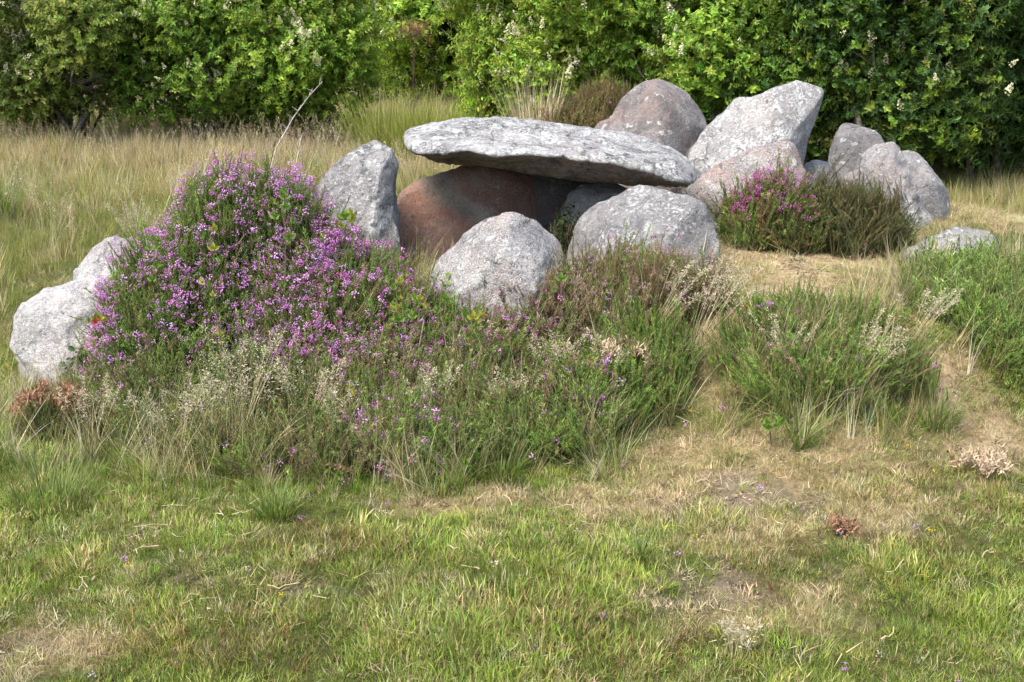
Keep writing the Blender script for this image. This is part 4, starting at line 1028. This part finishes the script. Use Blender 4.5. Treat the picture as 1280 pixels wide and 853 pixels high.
bush("bramble_bush", "leafy bramble thicket amid the magenta heather below the round boulder", 590, 4.62, .18, .17, .15, 480, [(.13, .22, .04), (.17, .26, .05), (.1, .17, .03)], [2, 1, 1], key="ivy", ss=(.5, .9), seed=32, cat="bramble")
bush("ivy_plant", "dark ivy creeping over the foot of the big white boulder", 118, 4.78, .15, .14, .17, 300, [(.035, .075, .028), (.05, .10, .035)], [1, 1], key="ivy", ss=(.5, .9), seed=33, cat="ivy")
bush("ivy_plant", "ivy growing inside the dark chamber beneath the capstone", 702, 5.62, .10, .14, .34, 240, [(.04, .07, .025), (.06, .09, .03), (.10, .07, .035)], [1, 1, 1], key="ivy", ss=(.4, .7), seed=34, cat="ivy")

# ------------------------------------------------------------------ seeding grass clumps
def seed_clump(label, px_, py_, L, ns, fl, seed, az=None, xl=0.0, mat=M_SEED, nsp=80):
    b = hit(px_, py_); e = empty("seeding_grass", b, label, "grass clump")
    a, h_ = seedstalk_mesh("x", seed, L, ns, fl, .0015, nsp, True, az, xl)
    a.obj("stems", [M_STRAW], e); o = h_.obj("seed_heads", [mat], e); o["kind"] = "stuff"
seed_clump("fluffy pale seeding grass before the dark green heath of the bank", 300, 570, .46, 22, .030, 1)
seed_clump("fluffy pale seeding grass below the bank's greyish heath", 385, 560, .34, 14, .028, 2)
seed_clump("tall thin seeding grass at the left foot of the dark green heath", 225, 590, .34, 12, .02, 3)
seed_clump("pale plumed grass leaning out over the sandy path from faded heather", 868, 440, .44, 16, .022, 4, 0.0, .25)
seed_clump("plumed grass leaning over the bleached fern", 815, 430, .40, 12, .022, 5, .2, .2)
seed_clump("thin plumed grass rising from the shaggy tussock", 1060, 500, .34, 14, .02, 6, .3, .2)
seed_clump("plumed grass between the shaggy tussock and green carpet", 1130, 440, .30, 12, .02, 7, .2, .25)
seed_clump("low fluffy grey seeding grass on the lawn", 925, 825, .11, 16, .018, 8, nsp=34)
seed_clump("seeding grass on the bank between brown heath and lilac clump", 545, 545, .30, 12, .02, 9)
seed_clump("seeding grass in front of the magenta heather patch", 690, 500, .28, 12, .02, 10)
seed_clump("tall seeding grass at the meadow edge near the upper white boulder", 180, 330, .42, 16, .018, 11)
for i_, (a_, b_, l_, n_) in enumerate([(160, 560, .26, 8), (430, 575, .30, 10), (640, 540, .26, 9), (490, 505, .30, 10), (760, 500, .28, 9), (350, 500, .32, 9), (600, 470, .28, 8), (980, 480, .28, 9)]):
    seed_clump(["thin seeding grass beside the rusty fern heap", "thin seeding grass beside the small lilac clump", "thin seeding grass at the foot of the brown and green heath", "thin seeding grass amid the trailing lilac heather",
                "thin seeding grass below the bleached fern", "thin seeding grass in the lilac heather on the dome's lawn side", "thin seeding grass between the magenta patch and bramble thicket", "thin seeding grass on the shaggy tussock's bank side"][i_], a_, b_, l_, n_, .016, 40 + i_, nsp=46)
seed_clump("seeding grass standing on the bank's dark end", 120, 570, .28, 9, .016, 12)

def tussock(label, px_, py_, n, l0, l1, wd, sp, mat, seed, bend=1.0, lean=.5, name="grass_tussock", D=None):
    b = hit(px_, py_)
    if D is not None: b[0] = (px_ - 640) / FPX * (D * CP + .3); b[1] = D; b[2] = float(H(b[0], D))
    q = random.Random(seed); mb = MB()
    for i in range(n):
        a = q.uniform(0, 6.283); d = sp * math.sqrt(q.random())
        blade(mb, (d * math.cos(a), d * math.sin(a), -.01), a + q.uniform(-.7, .7), q.uniform(l0, l1), wd * q.uniform(.7, 1.3), q.uniform(.2, 1) * bend, q.uniform(0, 1) * lean, 5, q.random(), 0, q.uniform(-1.2, 1.2))
    o = mb.obj(name, [mat]); o.location = tuple(b); tag(o, label, "grass clump")
tussock("pale straw tussock standing behind the capstone beside brown heather", 672, 152, 240, .35, .66, .006, .13, M_STRAW, 1, .4, .4, D=8.0)
tussock("bright green tussock of broad blades on the open lawn", 800, 700, 70, .06, .14, .005, .025, M_GREENB, 2, 1.4, .9)
tussock("leafy green tussock at the bank's edge below seeding grass", 345, 648, 150, .08, .2, .0045, .05, M_GREENB, 3, 1.1, .7)
tussock("arching broad bladed tussock in front of the shaggy heath", 1000, 560, 34, .14, .28, .008, .03, M_GREENB, 4, 1.9, .6)
tussock("green tussock at the right shoulder of the shaggy heath", 1170, 530, 160, .08, .2, .0045, .08, M_GREENB, 5, 1.0, .8)
tussock("dark green rush tussock alone in the meadow", -5, 275, 260, .25, .5, .006, .12, M_GREENB, 6, .6, .7)
tussock("long green grass clump beside the low flat stone", 1262, 350, 120, .15, .38, .006, .10, M_GREENB, 7, 1.0, .6)
tussock("green reedy grass at the foot of the dark evergreen", 1240, 236, 60, .2, .5, .010, .2, M_GREENB, 8, .8, .4)
tussock("green grass clump in the lawn below the bank", 640, 745, 60, .05, .12, .004, .03, M_GREENB, 9, .9, .5)
tussock("grass clump overhanging the lawn below the magenta heather", 625, 600, 170, .08, .22, .0042, .08, M_GREENB, 10, 1.2, .7)
tussock("green grass tuft on the dry ground below the shaggy heath", 915, 575, 90, .03, .07, .003, .05, M_GREENB, 11, 1.0, .8)
tussock("tall green grass at the lower left end of the bank", 60, 640, 220, .1, .24, .0045, .14, M_GREENB, 12, 1.1, .6)
tussock("green tufted grass at the chamber mouth beside the standing stone", 515, 348, 60, .08, .24, .004, .05, M_GREENB, 13, .9, .5)

# ------------------------------------------------------------------ dead stalks and straws
def stalk(label, pts, r0, r1, mat=M_DEADTWIG, name="dead_stalk", cat="stalk", group=None, side=0, seed=1):
    pts = [np.asarray(p_, float) for p_ in pts]; b = pts[0].copy(); mb = MB(); q = random.Random(seed)
    tube(mb, [p_ - b for p_ in pts], r0, r1, 5)
    for i in range(side):
        t = q.uniform(.3, .95) * (len(pts) - 1); k0 = int(t); c = pts[k0] * (1 - t + k0) + pts[min(k0 + 1, len(pts) - 1)] * (t - k0) - b
        d = np.array([q.gauss(0, .5), q.gauss(0, .3), q.uniform(.3, 1)]); d /= np.linalg.norm(d); tube(mb, [c, c + d * q.uniform(.02, .06)], r1 * 1.2, r1 * .7, 4)
    o = mb.obj(name, [mat]); o.location = tuple(b); return tag(o, label, cat, group)
stalk("tall pale dead stalk rising above the tall lilac heather", [at(330, 240, 5.45), at(345, 185, 5.5), at(366, 148, 5.55), at(385, 122, 5.6), at(403, 102, 5.62)], .0030, .0012, side=14)
stalk("short thin dead stalk beside the tall pale stalk", [at(362, 235, 5.5), at(370, 205, 5.5), at(376, 172, 5.52)], .0025, .0015, side=3, seed=2)
for i, (a_, b_, c_) in enumerate([((232, 260), (252, 222), (264, 186)), ((215, 262), (222, 226), (238, 204)), ((205, 265), (214, 240), (212, 225)), ((228, 262), (240, 230), (250, 192)), ((222, 268), (230, 242), (222, 205)), ((244, 255), (255, 225), (257, 190))]):
    stalk("bare bleached twig sticking up at the shoulder of the tall lilac heather", [at(*a_, 5.35), at(*b_, 5.38), at(*c_, 5.4)], .0018, .0007, group="bleached twigs by the heather dome", side=7, seed=3 + i)
q = random.Random(77)
LIES = [(20, 665, .09), (75, 640, .07), (200, 690, .10), (180, 690, .09), (210, 665, .09), (120, 730, .06), (335, 740, .10), (400, 745, .07), (600, 720, .06), (715, 640, .08), (100, 745, .05), (560, 690, .07), (640, 640, .07), (470, 650, .08), (310, 640, .06), (870, 610, .06), (1190, 540, .06), (1105, 725, .06), (960, 790, .07), (1240, 700, .05), (1010, 610, .07), (800, 595, .06), (520, 800, .07), (260, 770, .06), (1100, 810, .05), (150, 620, .1), (440, 600, .1), (700, 590, .1)]
for (a_, b_, l_) in LIES:
    p0 = hit(a_, b_); az = q.uniform(0, 6.283); pts = []
    for k in range(5):
        t = k / 4; xx, yy = p0[0] + l_ * t * math.cos(az + t * q.uniform(-.3, .5)), p0[1] + l_ * t * math.sin(az + t * .4)
        pts.append(np.array([xx, yy, float(H(xx, yy)) + .022 + .03 * t * q.random()]))
    stalk("pale dry straw lying on the lawn", pts, .0019, .0011, M_STRAW, "dry_straw", "straw", "dry straws lying on the lawn")
for i, (a_, b_, c_, d_) in enumerate([(500, 500, 530, 400), (700, 560, 712, 495), (555, 480, 575, 420), (1090, 500, 1118, 395), (865, 560, 845, 520), (640, 560, 690, 515), (470, 560, 520, 580), (395, 420, 430, 490), (1240, 330, 1262, 250)]):
    g = hit(a_, b_); zz = float(proj(g[None])[2][0])
    m_ = at((a_ + c_) / 2 + 8, (b_ + d_) / 2 - 12, zz - .03)
    stalk("long pale dead grass stem slanting through the bank's heath", [g, m_, at(c_, d_, zz - .06)], .0022, .0012, M_STRAW, "dead_stalk", "stalk", "dead stems in the heath")

# ------------------------------------------------------------------ low creeping plants, crumbs and flowers of the lawn (uncountable)
x, y = area(9000, 2.0, 5.4); px, py, zc, dry, bare, red = zones(x, y); bank = bank_mask(px, py)
kp = RNG.random(len(x)) < np.clip(1.0 * red + .6 * n2(x, y, 3.7, 91) + .12 - .6 * bank - .5 * bare, 0, 1); x, y = x[kp], y[kp]; n = len(x)
tag(scatter("creeping_heath_sprigs", "heath", P3(x, y), up_rot(n, .7), RNG.uniform(.18, .42, n), palette(n, [(.20, .13, .055), (.15, .16, .04), (.24, .17, .08), (.11, .14, .035)], [3, 3, 2, 2])), "low brownish heath sprigs creeping through the lawn", "heath")
def crumb_mesh(name, seed):
    q = random.Random(seed); mb = MB()
    for i in range(7):
        c = np.array([q.gauss(0, .016), q.gauss(0, .016), .001]); s_ = q.uniform(.0018, .006)
        v = [c + np.array(o_) * s_ * q.uniform(.6, 1.3) for o_ in ((1, 0, 0), (0, 1, 0), (-1, 0, 0), (0, -1, 0), (0, 0, .8), (0, 0, -.6))]
        mb.add(v, [(0, 1, 4), (1, 2, 4), (2, 3, 4), (3, 0, 4), (1, 0, 5), (2, 1, 5), (3, 2, 5), (0, 3, 5)], q.random())
    return mb.mesh(name, [M_GRASS])
source("crumb", [crumb_mesh("soil_crumb", s_) for s_ in range(4)])
x, y = area(16000, 2.0, 7.4); px, py, zc, dry, bare, red = zones(x, y)
kp = RNG.random(len(x)) < np.clip(.9 * bare + .15 * dry, 0, 1); x, y = x[kp], y[kp]; n = len(x)
tag(scatter("soil_crumbs", "crumb", P3(x, y), up_rot(n, .2), RNG.uniform(.5, 1.5, n), palette(n, [(.24, .18, .12), (.14, .10, .07), (.33, .26, .18), (.08, .06, .045)], [3, 3, 2, 2])), "soil crumbs and leaf scraps on the bare patches", "soil")
x, y = area(150, 2.2, 4.3); n = len(x); p = P3(x, y); p[:, 2] -= .012
tag(scatter("lawn_flowers", "bell", p, up_rot(n, .3), RNG.uniform(.5, .9, n), palette(n, [(.65, .52, .04), (.5, .28, .55), (.62, .55, .5)], [2, 2, 1])), "tiny yellow and lilac flowers dotted over the lawn", "flowers")

for i, (pp_, DD, l_) in enumerate([(470, 12.2, "left"), (500, 11.8, "x"), (535, 12.0, "y"), (560, 11.4, "z")]):
    tussock(["yellow green grass clump at the gap beside the bright blossoming shrub", "yellow green grass clump in the gap below the dead brown fern", "yellow green grass clump in the gap before the pale green shrub", "yellow green grass clump at the gap beside the fresh green shrub"][i], pp_, 140, 300, .4, .85, .008, .3, M_GREENY, 30 + i, .6, .5, D=DD)
